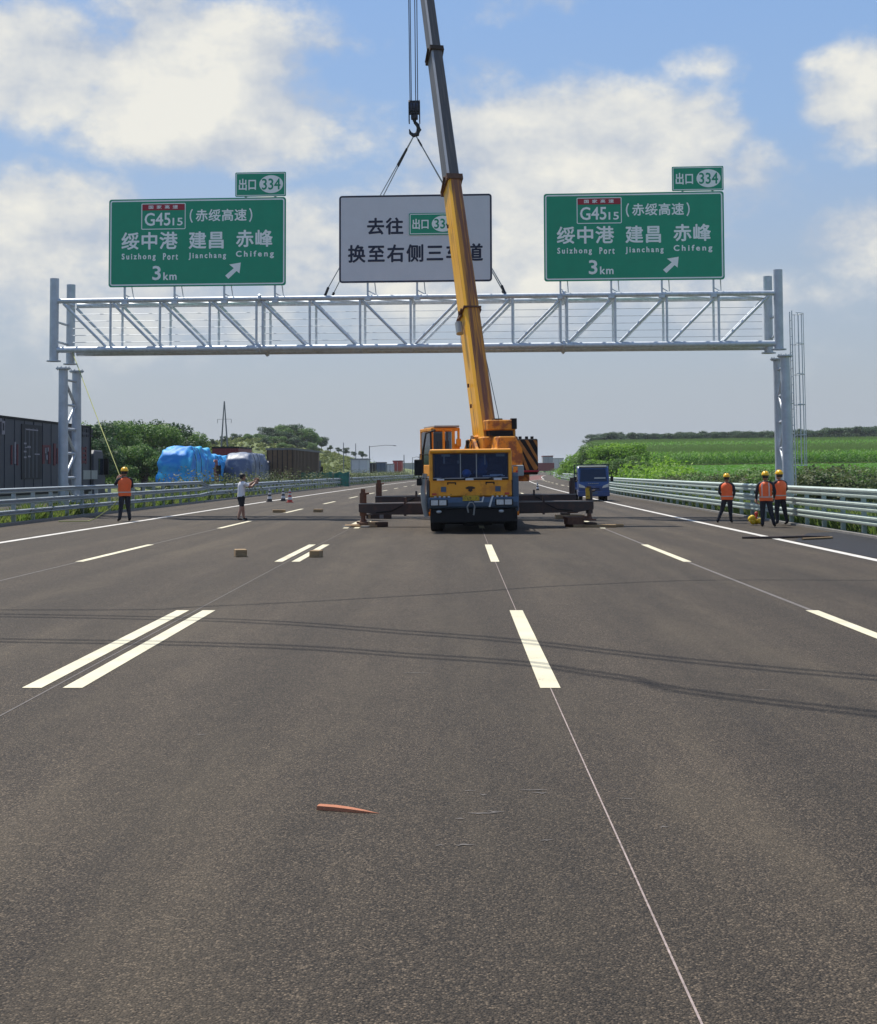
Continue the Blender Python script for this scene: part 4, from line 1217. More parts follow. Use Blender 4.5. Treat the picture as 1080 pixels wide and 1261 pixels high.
# rope guides and a lamp on the boom's left side
b = MB(); c = foot + bd * (BLEN * .175) - r3 * .40 + bu * .1
b.tube(c - bd * .22, c + bd * .18, .12, n=12); b.build('boom_lamp', 'greyp', crane)
b = MB(); b.tube(c + bd * .3, c - r3 * -.15 + bd * .5, .05, n=6); b.build('lamp_bracket', 'rust', crane)
for t in (.06, .09, .2, .34):
    c = foot + bd * (BLEN * t) - r3 * .32
    b = MB(); b.box(c, (.06, .06, .12)); b.build('rope_guide', 'rust', crane)
c = foot + bd * (BLEN * .335) + r3 * .29; b = MB(); b.box(c, (.07, .1, .3)); b.build('rope_guide', 'boomlight', crane)
# boom foot bracket and lift cylinder
b = MB(); b.box(foot + bd * .2, (.75, .5, .4)); b.build('boom_foot', 'yellow', crane, bevel=.04)
lc0 = CI @ (SC + hd * .1 + rt * .22 + Vector((0, 0, 1.5))); lc1 = foot + bd * (BLEN * .22) - bu * .40 + r3 * .05
b = MB(); b.tube(lc0, lc0 + (lc1 - lc0) * .55, .15, n=14); b.tube(lc0 + (lc1 - lc0) * .55, lc1, .09, n=12); b.build('lift_cylinder', 'yellow', crane)
# boom head and sheaves
b = MB()
for s in (-1, 1):
    b.box(tip + bd * .15 + r3 * (s * .17), (.05, .7, .6))
b.build('boom_head', 'dark', crane)
b = MB()
for x in (-.08, .02): b.tube(tip + bd * .25 + r3 * x + bu * -.1, tip + bd * .25 + r3 * (x + .05) + bu * -.1, .28, n=18)
b.build('sheave', 'dark', crane)
# winch rope running up behind the boom
wr0 = SM @ Vector((.52, -1.4, 2.8)); 
b = MB(); b.path([wr0, foot + bd * (BLEN * .30) + r3 * .16 - bu * .2, tip + bd * .4 - bu * .15 + r3 * .1], .012, n=5); b.build('winch_rope', 'wire', crane)
# hoist ropes down to the hook block
hb = HOOKP
btop = at(510.3, 124, hb.y).z
for dx in (-.16, -.11, .055, .13):
    a = CI @ Vector((hb.x + dx * 1.15, hb.y, 24.2)); c = CI @ Vector((hb.x + dx, hb.y, btop - .1))
    b = MB(); b.tube(a, c, .019, n=5); b.build('hoist_rope', 'wire', crane)

# --- hook block
hk = thing('hook_block', 'black crane hook block hanging on four ropes beside the grey boom', 'hook block', (hb.x, hb.y, btop))
b = MB()
for x in (-.2, .2): b.prism([(-.2, -.85), (-.22, -.1), (-.12, 0), (.12, 0), (.22, -.1), (.2, -.85)], 'x', x - .02, x + .02)
b.b2((-.19, -.16, -.44), (.19, -.13, -.03)); b.b2((-.19, .13, -.44), (.19, .16, -.03)); b.b2((-.2, -.12, -.52), (.2, .12, -.46)); b.b2((-.2, -.1, -.06), (.2, .1, -.02))
b.build('cheek_plate', 'hookblack', hk)
for x in (-.11, 0, .11):
    b = MB(); b.tube((x - .035, 0, -.26), (x + .035, 0, -.26), .21, n=20); b.build('sheave', 'interior', hk)
b = MB(); b.b2((-.13, -.13, -.72), (.13, .13, -.55)); b.tube((0, 0, -.80), (0, 0, -.5), .07, n=10); b.build('swivel', 'hookblack', hk, bevel=.02)
pts = [(0, 0, -.74), (.02, 0, -.84), (.13, 0, -.96), (.17, 0, -1.12), (.10, 0, -1.29), (-.04, 0, -1.34), (-.16, 0, -1.25), (-.20, 0, -1.10)]
b = MB(); b.path(pts, [.06, .065, .08, .10, .10, .085, .06, .02], n=10); b.build('hook', 'hookblack', hk)

# --- slings from the hook to the truss
hookp = Vector((hb.x + .01, hb.y, btop - 1.28))
pitch_u = SPAN / 14
sl = thing('lifting_sling', 'grey wire rope sling running from the crane hook down to the gantry beam', 'sling', hookp)
for u in ((405 - 75) / 875 * SPAN, (630 - 75) / 875 * SPAN):
    for w in (0, TD):
        e = g2w(u, w, TH + .1) - hookp
        b = MB(); b.tube((0, 0, 0), e, .022, n=6); b.build('sling_leg', 'sling', sl)
        b = MB(); b.tube(e - Vector((.0, 0, .12)), e + (-e).normalized() * .35, .05, n=8); b.build('shackle', 'hookblack', sl)
        mid = e * (.13 if u < 12 else .05)
        b = MB(); b.tube(mid * .7, mid * 1.5, .035, n=6); b.build('sling_sleeve', 'hookblack', sl)

# --- things lying in the cab
hat = MB(); hat.ell((0, 0, 0), (.12, .14, .11), 16, 10); hat.tube((0, 0, -.03), (0, 0, -.015), .15, n=18)
tag(hat.build('hard_hat', 'bluehat'), 'blue hard hat lying behind the crane windscreen', 'hard hat').location = CM @ Vector((-.18, .3, 1.60))
jk = MB(); jk.ell((0, 0, 0), (.15, .09, .25), 14, 10); jk.ell((.08, 0, .02), (.10, .08, .17), 10, 8); jk.ell((-.02, .02, -.2), (.2, .1, .1), 10, 8)
tag(jk.build('jacket', 'bluecloth'), 'blue jacket hung up inside the crane cab', 'jacket').location = CM @ Vector((.22, .66, 1.82))
# ------------------------------------------------------------------ people


def skin_body(nodes, edges, name, mats, region, H):
    """one continuous body grown over a jointed skeleton; nodes: name -> (pos, radius_x, radius_y)"""
    bm = bmesh.new(); lay = bm.verts.layers.skin.verify(); vs = {}
    for k, (p, rx, ry) in nodes.items():
        v = bm.verts.new(Vector(p) * H); v[lay].radius = (rx * H, ry * H); v[lay].use_root = (k == 'pelvis'); vs[k] = v
    for a, c in edges: bm.edges.new((vs[a], vs[c]))
    me = bpy.data.meshes.new(name); bm.to_mesh(me); bm.free()
    o = bpy.data.objects.new(name, me); COL.objects.link(o)
    o.modifiers.new('skin', 'SKIN').use_smooth_shade = True
    s = o.modifiers.new('sub', 'SUBSURF'); s.levels = 2; s.render_levels = 2
    dg = bpy.context.evaluated_depsgraph_get(); dg.update()
    m2 = bpy.data.meshes.new_from_object(o.evaluated_get(dg))
    bpy.data.objects.remove(o)
    m2.materials.clear()
    for m in mats: m2.materials.append(M_[m])
    for p in m2.polygons:
        p.material_index = region(p.center / H); p.use_smooth = True
    o = bpy.data.objects.new(name, m2); COL.objects.link(o)
    return o


def hand(b, wrist, direction, palm_n, H, mi=0, curl=.5):
    """palm, four unequal bent fingers and a thumb from the side of the palm"""
    d = Vector(direction).normalized(); n = Vector(palm_n); n = (n - d * n.dot(d)).normalized(); s = d.cross(n)
    w = Vector(wrist); k = .105 * H
    def P(a, c, e): return w + d * (a * k) + s * (c * k) + n * (e * k)
    b.loft([[P(a, c * cw, e * .13) for c, e in ((-1, -1), (1, -1), (1.1, 0), (1, 1), (-1, 1), (-1.1, 0))] for a, cw in ((-.05, .22), (.25, .33), (.55, .36))], mi)
    for i, ln in enumerate((.40, .46, .43, .34)):
        c = -.27 + i * .18
        b.path([P(.5, c, 0), P(.5 + ln * .5, c, curl * .10), P(.5 + ln * .85, c, curl * .34), P(.5 + ln * .9, c, curl * .55)], [.085 * k, .08 * k, .07 * k, .055 * k], n=6, mi=mi)
    b.path([P(.12, -.25, 0), P(.32, -.46, .12), P(.52, -.50, .28)], [.10 * k, .09 * k, .06 * k], n=6, mi=mi)


def person(label, pos, rz, H, pose='stand', outfit='worker', arms=None, legs=None, vest=True, lean=0.0, head_turn=0.0, straps=False):
    """faces +y before turning; arms: (elbow, hand) for left and right in body units"""
    root = thing('person', label, 'person', pos, rz)
    root.scale = (1.16, 1.16, 1) if outfit == 'worker' else (1.08, 1.08, 1)
    L_ = legs or {'l': ((-.055, .0, .265), (-.062, -.01, .045)), 'r': ((.055, .0, .265), (.062, -.01, .045))}
    A = arms or {'l': ((-.135, -.02, .63), (-.14, .03, .48)), 'r': ((.135, -.02, .63), (.14, .03, .48))}
    ly = lean
    nodes = {'pelvis': ((0, 0, .515), .078, .06), 'spine': ((0, ly * .3, .60), .072, .056), 'chest': ((0, ly * .7, .71), .088, .064), 'neck0': ((0, ly, .795), .045, .042), 'neck': ((0, ly * 1.1 + .005, .845), .030, .032)}
    edges = [('pelvis', 'spine'), ('spine', 'chest'), ('chest', 'neck0'), ('neck0', 'neck')]
    for q, sx in (('l', -1), ('r', 1)):
        nodes['sh' + q] = ((sx * .098, ly * .9, .785), .040, .042)
        el, hn = A[q]
        nodes['el' + q] = (el, .026, .028); nodes['wr' + q] = (hn, .018, .018)
        edges += [('neck0', 'sh' + q), ('sh' + q, 'el' + q), ('el' + q, 'wr' + q)]
        kn, an = L_[q]
        nodes['hip' + q] = ((sx * .048, 0, .47), .056, .058)
        nodes['kn' + q] = (kn, .036, .040); nodes['an' + q] = (an, .025, .028)
        nodes['to' + q] = ((an[0] + sx * .008, an[1] + .085, .018), .022, .016)
        edges += [('pelvis', 'hip' + q), ('hip' + q, 'kn' + q), ('kn' + q, 'an' + q), ('an' + q, 'to' + q)]
    if outfit == 'worker':
        mats = ['clothdark', 'clothred' if 'red' in label else 'clothdark', 'skin', 'shoe']
        def reg(c): return 3 if c.z < .045 else (0 if c.z < .52 and abs(c.x) < .125 else (2 if c.z > .83 else 1))
    else:
        mats = ['shorts', 'shirtwhite', 'skin', 'shoe']
        def reg(c):
            if c.z < .05: return 3
            if c.z < .30: return 2
            if c.z < .53 and c.y < .16: return 0
            if c.z > .82 and abs(c.x) < .05: return 2
            if abs(c.x) > .15 or c.y > .07: return 2
            return 1
    body = skin_body(nodes, edges, 'body', mats, reg, H); body.parent = root
    # head with face
    hc = Vector((0, ly * 1.2 + .012, .915)) * H
    rotm = Matrix.Rotation(head_turn, 3, 'Z')
    b = MB()
    rings = []
    for z, rx, ry, oy in ((-.075, .012, .015, .02), (-.066, .028, .030, .016), (-.045, .038, .044, .010), (-.015, .044, .052, .004), (.015, .046, .056, 0), (.045, .042, .052, -.004), (.065, .028, .034, -.006), (.073, .008, .010, -.006)):
        rings.append([hc + rotm @ Vector((rx * math.cos(t), ry * math.sin(t) + oy, z)) * H for t in np.linspace(0, 2 * math.pi, 16, endpoint=False)])
    b.loft(rings)
    b.loft([[hc + rotm @ Vector(p) * H for p in ((-.005, .052, .01), (.005, .052, .01), (0, .056, .012))], [hc + rotm @ Vector(p) * H for p in ((-.010, .052, -.018), (.010, .052, -.018), (0, .068, -.014))]])
    for sx in (-1, 1):
        b.ell(hc + rotm @ Vector((sx * .046, -.004, -.005)) * H, (.006 * H, .012 * H, .018 * H), 8, 6)
        b.ell(hc + rotm @ Vector((sx * .017, .050, .006)) * H, (.007 * H, .004 * H, .005 * H), 8, 5, mi=1)
    b.box(hc + rotm @ Vector((0, .049, -.038)) * H, (.026 * H, .008 * H, .006 * H), rot=rotm, mi=2)
    b.build('head', ['skin', 'hair', 'clothred'], root)
    b = MB(); rings = []
    for z, k in ((-.03, 1.0), (.0, 1.07), (.03, 1.10), (.055, 1.0), (.074, .66), (.081, .2)):
        ring = []
        for t in np.linspace(0, 2 * math.pi, 16, endpoint=False):
            fr = max(0, math.sin(t)); zz = z + (.055 * fr if z < .02 else 0)
            ring.append(hc + rotm @ Vector((.046 * k * math.cos(t), .056 * k * math.sin(t) - .005, zz)) * H)
        rings.append(ring)
    b.loft(rings); b.build('hair', 'hair', root)
    if outfit == 'worker':
        b = MB(); rings = []
        for z, k in ((.022, 1.22), (.028, 1.26), (.045, 1.2), (.07, 1.05), (.09, .75), (.10, .35), (.102, .05)):
            rings.append([hc + rotm @ Vector((.049 * k * math.cos(t), .059 * k * math.sin(t) - .003, z)) * H for t in np.linspace(0, 2 * math.pi, 20, endpoint=False)])
        b.loft(rings); b.loft([[hc + rotm @ Vector((x * .049, y * .06 + .03, z)) * H for x, y in ((-1, .4), (-.7, 1.0), (0, 1.25), (.7, 1.0), (1, .4))] for z in (.022, .028)])
        b.loft([[hc + rotm @ Vector((x, y, z)) * H for x, z in ((-.006, .06), (.006, .06), (.006, .104), (-.006, .104))] for y in (-.045, .045)])
        b.build('hard_hat', 'hatyellow', root)
    # hands
    b = MB()
    for q, sx in (('l', -1), ('r', 1)):
        el, hn = Vector(A[q][0]) * H, Vector(A[q][1]) * H
        hand(b, hn, hn - el, (-sx, .2, .1), H, curl=.9)
    b.build('hand', 'skin' , root)
    if vest:
        b = MB(); rings = []
        for z, rx, ry in ((.475, .100, .082), (.52, .104, .086), (.60, .098, .080), (.70, .110, .086), (.76, .112, .080), (.80, .085, .066), (.818, .055, .05)):
            fo = ly * max(0, (z - .515)) / .28
            ring = []
            for j, t in enumerate(np.linspace(0, 2 * math.pi, 20, endpoint=False)):
                wob = 1 + .035 * math.sin(5 * t + z * 31) * (1 if z < .7 else .3)
                ring.append(Vector((rx * math.cos(t) * wob, ry * math.sin(t) * wob + fo, z + .004 * math.sin(3 * t))) * H)
            rings.append(ring)
        b.loft(rings); v = b.build('vest', 'orange', root)
        for z0, z1 in ((.535, .555),):
            bb = MB(); fo = ly * (z0 - .515) / .28
            bb.loft([[Vector((.1055 * math.cos(t), .089 * math.sin(t) + fo, z)) * H for t in np.linspace(0, 2 * math.pi, 24, endpoint=False)] for z in (z0, z1)], caps=False)
            bb.build('reflective_band', 'refl', v)
        for sx in ((-1, 1) if straps else ()):
            bb = MB()
            for sy in (-1, 1):
                pts = [(sx * .055, sy * .083, .555), (sx * .055, sy * .084, .65), (sx * .055, sy * .083, .74), (sx * .05, sy * .062, .80)]
                vs = []
                for x, y, z in pts:
                    fo = ly * max(0, (z - .515)) / .28
                    vs += [Vector((x - .009, y * 1.0 + fo, z)) * H, Vector((x + .009, y * 1.0 + fo, z)) * H]
                bb.add(vs, [(2 * i, 2 * i + 1, 2 * i + 3, 2 * i + 2) for i in range(3)])
            bb.build('reflective_band', 'refl', v)
    if outfit != 'worker':
        b = MB(); rings = []
        for z, rx, ry in ((.50, .088, .074), (.56, .086, .072), (.64, .084, .068), (.72, .098, .074), (.77, .102, .07), (.81, .06, .05)):
            rings.append([Vector((rx * math.cos(t) * (1 + .03 * math.sin(6 * t + z * 20)), ry * math.sin(t) * (1 + .03 * math.sin(6 * t + z * 20)) + ly * max(0, z - .515) / .28, z)) * H for t in np.linspace(0, 2 * math.pi, 20, endpoint=False)])
        b.loft(rings); b.build('t_shirt', 'shirtwhite', root)
        b = MB()
        for q, sx in (('l', -1), ('r', 1)):
            kn = Vector(L_[q][0]); hp = Vector((sx * .048, 0, .50))
            for_ = hp + (kn - hp) * .72
            b.tube(hp * H, for_ * H, .066 * H, .056 * H, n=14)
        b.ell(Vector((0, 0, .505)) * H, (.09 * H, .072 * H, .06 * H)); b.build('shorts', 'shorts', root)
        for q, sx in (('l', -1), ('r', 1)):
            sh = Vector((sx * .098, ly * .9, .785)); el = Vector(A[q][0]); e = sh + (el - sh) * .6
            b = MB(); b.tube(sh * H, e * H, .046 * H, .04 * H, n=12); b.build('sleeve', 'shirtwhite', root)
    return root


def feet(px, py):
    return on_road(px, py)


p1 = feet(153.5, 642)
rope_hand = p1 + Vector((-.08, .18, 1.42))
W1 = person('worker in orange vest and yellow helmet holding a rope by the left guard rail', p1, R(28), 1.76,
            arms={'l': ((-.14, .06, .68), (-.08, .13, .80)), 'r': ((.13, .02, .64), (.03, .14, .60))}, vest=True,
            legs={'l': ((-.06, .0, .265), (-.085, -.01, .045)), 'r': ((.06, .01, .265), (.085, .0, .045))})
p2 = feet(297, 641)
person('person in white T-shirt and black shorts raising both arms in the left lanes', p2, R(-62), 1.58, outfit='casual', vest=False, lean=.02,
       arms={'l': ((-.10, .17, .73), (-.035, .30, .83)), 'r': ((.10, .17, .70), (.04, .29, .80))},
       legs={'l': ((-.055, .055, .27), (-.06, .075, .045)), 'r': ((.055, -.02, .27), (.06, -.085, .045))})
p3 = feet(896, 644)
person('worker in orange vest standing apart, leftmost of the three at the right rail', p3, R(-20), 1.56,
       arms={'l': ((-.135, -.01, .63), (-.10, .08, .54)), 'r': ((.135, -.01, .63), (.10, .08, .54))},
       legs={'l': ((-.095, .01, .265), (-.17, -.03, .045)), 'r': ((.05, .01, .265), (.06, .01, .045))})
p4 = feet(944, 649)
person('worker in orange vest, middle of the three at the right rail, beside the yellow bundle', p4, R(-14), 1.63, straps=True,
       arms={'l': ((-.14, .0, .63), (-.15, .06, .50)), 'r': ((.14, .0, .63), (.12, .09, .52))},
       legs={'l': ((-.055, .02, .265), (-.06, .0, .045)), 'r': ((.075, .0, .265), (.12, -.02, .045))})
p5 = feet(961.5, 646.5)
person('worker in orange vest, rightmost of the three at the right rail, close to the column', p5, R(22), 1.66,
       arms={'l': ((-.14, .05, .66), (-.10, .16, .60)), 'r': ((.135, .02, .64), (.08, .13, .56))},
       legs={'l': ((-.055, .02, .265), (-.06, .0, .045)), 'r': ((.075, -.01, .265), (.11, -.02, .045))})

# rope from the truss to the worker's hands, and its slack end
b = MB(); te = g2w(.45, 0, -.1)
hnd = p1 + Vector((-.16, .16, 1.40))
b.path([te, te + (hnd - te) * .5 + Vector((0, 0, -.03)), hnd, p1 + Vector((-.12, .2, 1.05)), p1 + Vector((-.16, .12, .8)), p1 + Vector((-.45, .05, .45)), p1 + Vector((-.95, -.1, .1)), p1 + Vector((-1.15, -.2, .03)), p1 + Vector((-1.5, -.9, .05)), p1 + Vector((-1.9, -1.0, .06))], .017, n=6)
tag(b.build('tag_line', 'rope'), 'yellow-green rope running from the gantry beam down to the worker at the left', 'rope')

# ------------------------------------------------------------------ small things on the road


def timber(label, px, py, w, d, h, rz, group=None, m='wood', z=0.0):
    p = on_road(px, py)
    b = MB(); b.box((0, 0, h / 2), (w, d, h))
    o = b.build('timber_block', [m], bevel=.008)
    o.data.materials.append(M_['woodend'])
    for poly in o.data.polygons:
        if poly.normal.x > .9: poly.material_index = 0
    o.location = p + Vector((0, d / 2, z)); o.rotation_euler = (0, SLOPE, rz)
    return tag(o, label, 'wood block', group)


g = 'timber blocks lying about the lanes'
timber('timber block lying alone in the lane left of the double dashes', 294.5, 686, .22, .34, .14, R(14), g)
timber('timber block lying on the end of the far pair of dashes', 388.5, 686.5, .20, .28, .13, R(-10), g)
timber('low timber block right of the person in white, before the lane dash', 343, 631.5, .50, .3, .12, R(10), g)
timber('small timber block between the person in white and the crane outrigger', 391.5, 631, .34, .28, .13, R(-8), g)


def crib(px, label, plan, y, zs):
    """planks packed under an outrigger foot"""
    root = thing('outrigger_cribbing', label, 'wood packing', (px, y, road_z(px)))
    for (dx, dy, w, d, z, h, rz, m) in plan:
        b = MB(); b.box((dx, dy, z + h / 2), (w, d, h), rot=(0, 0, rz)); b.build('plank', m, root, bevel=.01)


fl = CM @ Vector((-3.30, 4.0, 0)); fr = CM @ Vector((3.40, 4.0, 0)); rl = CM @ Vector((-3.36, 11.4, 0)); rr_ = CM @ Vector((3.38, 11.4, 0))
base = [(0, 0, 1.1, .26, 0, .07, .05, 'wood'), (.1, .3, 1.0, .26, 0, .07, -.03, 'rust'), (-.05, -.3, .95, .24, 0, .07, .08, 'wood'), (0, .02, .26, .8, .07, .07, .1, 'rust'), (.28, 0, .24, .7, .07, .07, -.1, 'wood')]
crib(fl.x, 'timber packing under the left front outrigger foot', base + [(-.45, -.5, .22, .2, 0, .05, .4, 'kerb'), (.1, -.55, .24, .2, 0, .05, -.2, 'kerb'), (.5, -.1, .4, .3, .0, .14, .5, 'woodend')], fl.y, 0)
crib(fr.x, 'timber packing under the right front outrigger foot, planks sticking out to the right', [(.25, 0, 1.5, .26, 0, .08, .04, 'wood'), (-.1, .3, 1.2, .26, 0, .08, -.03, 'rust'), (.3, -.3, .9, .22, 0, .08, -.1, 'wood'), (0, .02, .3, .8, .08, .06, .1, 'woodend'), (-.45, .1, .5, .4, .08, .22, .2, 'rust')], fr.y, 0)
crib(rl.x, 'timber packing under the left rear outrigger foot', [(0, 0, .85, .6, 0, .16, 0, 'woodend'), (-.3, .05, .2, .7, .0, .14, .1, 'wood'), (.1, 0, .14, .62, .0, .17, 0, 'kerb')], rl.y, 0)
crib(rr_.x, 'timber packing under the right rear outrigger foot', [(-.1, 0, 1.0, .6, 0, .14, 0, 'wood'), (.1, -.3, .9, .2, .0, .10, .1, 'rust'), (-.25, .1, .3, .7, .10, .10, 0, 'woodend')], rr_.y, 0)

# wood splinter near the camera: thick square end on the left, drawn to a point on the right
a, c = on_road(391.5, 996.5), on_road(467, 1002)
L = (c - a).length; ang = math.atan2((c - a).y, (c - a).x)
b = MB()
rings = []
for t, hw, hh in ((0, .019, .022), (.03, .020, .024), (.3, .021, .023), (.55, .018, .019), (.75, .012, .013), (.9, .004, .006), (1.0, .0006, .002)):
    x = t * L; oy = .003 * math.sin(t * 7); rings.append([(x, oy - hw, .001), (x, oy + hw, .001), (x, oy + hw * .7, hh), (x, oy - hw * .85, hh * .85)])
b.loft(rings, smooth=False)
o = b.build('wood_splinter', 'woodred'); o.location = a; o.rotation_euler = (0, SLOPE, ang)
tag(o, 'reddish pointed wood splinter lying on the asphalt in the foreground', 'wood splinter')

# traffic cones
def cone(px, py, label, red=False):
    p = on_road(px, py)
    root = thing('traffic_cone', label, 'traffic cone', p, 0, 'striped traffic cones at the left line')
    b = MB(); b.box((0, 0, .02), (.36, .36, .04)); b.tube((0, 0, .04), (0, 0, .68), .135, .035, n=18); b.build('cone_body', 'coner' if red else 'coneb', root)
    for z0, z1 in ((.16, .30), (.40, .50), (.58, .67)):
        f = lambda z: .135 + (.035 - .135) * (z - .04) / .64 + .004
        b = MB(); b.tube((0, 0, z0), (0, 0, z1), f(z0), f(z1), n=18, caps=False); b.build('reflective_band', 'conew', root)
    b = MB(); b.tube((0, 0, .68), (0, 0, .71), .04, .03, n=12); b.build('cone_top', 'conew', root)


cone(332, 618, 'black and white striped cone, leftmost of the three by the edge line')
cone(348.8, 617.2, 'black and white striped cone, middle of the three by the edge line')
cone(357, 619, 'red and white striped cone, rightmost of the three by the edge line', True)
cone(662.0, 604, 'small cone on the far lanes beyond the right outrigger', False)

# long pole and planks by the fresh asphalt, yellow bundle at the workers' feet
pa, pb = on_road(914, 663.5), on_road(1023, 662.5)
b = MB(); b.path([pa + Vector((0, 0, .03)), pa.lerp(pb, .35) + Vector((0, -.12, .03)), pa.lerp(pb, .7) + Vector((0, .05, .04)), pb + Vector((0, .1, .03))], [.03, .035, .03, .02], n=6)
tag(b.build('wooden_pole', 'brown'), 'long dark wooden pole lying across the right edge line by the fresh asphalt', 'pole')
pc, pd = on_road(988, 665.5), on_road(1026, 664)
b = MB(); b.tube(pc + Vector((0, 0, .03)), pd + Vector((0, .1, .03)), .03, n=6)
tag(b.build('wooden_stick', 'wood'), 'short pale stick lying on the fresh asphalt on the right', 'stick')
yb = on_road(931, 647)
root = thing('yellow_bundle', 'crumpled yellow bundle with a red top lying beside the middle worker', 'bundle', yb)
b = MB()
for i in range(9):
    t = random.random() * 6.3; r_ = random.random() * .16
    b.ell((r_ * math.cos(t), r_ * math.sin(t), .10 + random.random() * .14), (.08 + random.random() * .07, .09, .06 + random.random() * .05), 8, 5, rot=Euler((random.random(), random.random(), random.random())).to_matrix())
b.build('bag', 'yellowbag', root)
b = MB(); b.ell((.02, 0, .36), (.06, .05, .06), 8, 6); b.tube((0, 0, .2), (.02, 0, .34), .03, n=6); b.build('handle', 'coner', root)

# ------------------------------------------------------------------ blue light truck on the shoulder


def wheel(b_root, x, y, r, w, m='rubber'):
    b = MB(); b.tube((x - w / 2, y, r), (x + w / 2, y, r), r, n=22); o = b.build('wheel', m, b_root)
    b = MB(); s = 1 if x > 0 else -1; b.tube((x + s * (w / 2 - .02), y, r), (x + s * (w / 2 + .006), y, r), r * .55, n=16); b.build('rim', 'greyp', o)


bp = on_road(731.5, 617.5)
bt = thing('light_truck', 'small blue cargo truck with a low open bed parked by the right guard rail', 'truck', bp, R(-1.5))
b = MB()
W = .84
prof = [(0, .32), (-.02, .85), (.06, 1.05), (.42, 1.83), (.55, 1.93), (1.45, 1.93), (1.5, 1.0), (1.5, .32)]
b.prism(prof, 'x', -W, W)
bt_c = b.build('cab', 'truckblue', bt, bevel=.06, seg=2)
b = MB(); b.add([(-W + .1, .085, 1.08), (W - .1, .085, 1.08), (W - .16, .395, 1.76), (-W + .16, .395, 1.76)], [(0, 1, 2, 3)])
b.v = [(x, y - .02, z) for x, y, z in b.v]; b.v += [(x, y + .012, z - .003) for x, y, z in b.v[:4]]; b.f += [[4, 5, 6, 7], [0, 1, 5, 4], [1, 2, 6, 5], [2, 3, 7, 6], [3, 0, 4, 7]]; b.mi += [0] * 5; b.sm += [False] * 5
b.build('windscreen', 'glassd', bt)
b = MB(); b.b2((.05, .14, 1.22), (.66, .16, 1.30)); b.build('white_board', 'white', bt)
b.build
b = MB(); b.b2((-W + .08, .34, 1.84), (W - .08, 1.4, 1.95)); b.build('roof', 'greyp', bt, bevel=.04)
for s in (-1, 1):
    b = MB(); b.prism([(s * .45, .72), (s * .80, .78), (s * .82, .98), (s * .50, .84)], 'y', -.05, .05); b.build('headlight', 'lens', bt)
    b = MB(); b.tube((s * W, .2, 1.15), (s * (W + .16), .1, 1.2), .015, n=5); b.b2((s * (W + .08), .05, 1.08), (s * (W + .24), .12, 1.36)); b.build('mirror', 'dark', bt)
    b = MB(); b.b2((s * W - .01, .5, 1.1), (s * W + .01, 1.3, 1.7)); b.build('side_window', 'glassd', bt)
    b = MB(); b.b2((s * .5 - .12, -.06, .40), (s * .5 + .12, .0, .48)); b.build('fog_lamp', 'lens', bt)
b = MB()
for i in range(6): b.b2((-.30 + i * .1, -.03, .955), (-.24 + i * .1, .06, 1.0))
b.build('badge_letters', 'greyp', bt)
b = MB(); b.b2((-.3, -.045, .68), (.3, .0, .72)); b.b2((-.35, -.045, .60), (.35, 0, .63)); b.build('grille', 'dark', bt)
b = MB(); b.b2((-.86, -.08, .28), (.86, .05, .56)); b.build('bumper', 'truckblue', bt, bevel=.03)
b = MB(); b.b2((-.2, -.095, .40), (.2, -.08, .52)); b.build('number_plate', 'bluegrey', bt)
for x in (-.68, .68): wheel(bt, x, .85, .30, .2); wheel(bt, x, 3.3, .30, .34)
b = MB(); b.b2((-.35, 1.4, .38), (-.25, 4.4, .55)); b.b2((.25, 1.4, .38), (.35, 4.4, .55)); b.build('chassis', 'dark', bt)
b = MB(); b.b2((-.98, 1.6, .62), (.98, 4.5, .70)); b.b2((-.98, 1.6, .70), (-.94, 4.5, 1.08)); b.b2((.94, 1.6, .70), (.98, 4.5, 1.08)); b.b2((-.98, 4.46, .70), (.98, 4.5, 1.08)); b.build('cargo_bed', 'truckblue', bt)
b = MB(); b.b2((-.98, 1.56, .7), (-.92, 1.62, 2.02)); b.b2((.92, 1.56, .7), (.98, 1.62, 2.02)); b.b2((-.98, 1.56, 1.98), (.98, 1.62, 2.03)); b.b2((-.95, 1.57, 1.5), (.95, 1.61, 1.55)); b.build('headboard_frame', 'truckdark', bt)

# ------------------------------------------------------------------ lorries on the far carriageway


def lorry_base(root, L, W, wheels_y, r=.5):
    for y in wheels_y:
        for x in (-W / 2 + .2, W / 2 - .2): wheel(root, x, y, r, .3)
    b = MB(); b.b2((-.5, .2, .7), (-.35, L, 1.0)); b.b2((.35, .2, .7), (.5, L, 1.0)); b.build('chassis', 'dark', root)


def tractor(root, y, m, H=3.2):
    b = MB(); b.prism([(y, .5), (y, H - .2), (y + .3, H), (y + 1.7, H), (y + 2.2, 1.9), (y + 2.25, .5)], 'x', -1.22, 1.22); b.build('cab', m, root, bevel=.05)
    for s in (-1, 1):
        b = MB(); b.b2((s * 1.22, y + .9, 1.7), (s * 1.24, y + 1.7, 2.5)); b.build('side_window', 'glassd', root)
    b = MB(); b.b2((1.2, y + 1.9, 1.7), (1.45, y + 2.0, 2.5)); b.build('mirror', 'dark', root)
    b = MB(); b.b2((.9, y - .9, .5), (1.2, y - .2, 1.1)); b.build('fuel_tank', 'greyp', root)
    wheel(root, -1.05, y + 1.1, .5, .3); wheel(root, 1.05, y + 1.1, .5, .3)


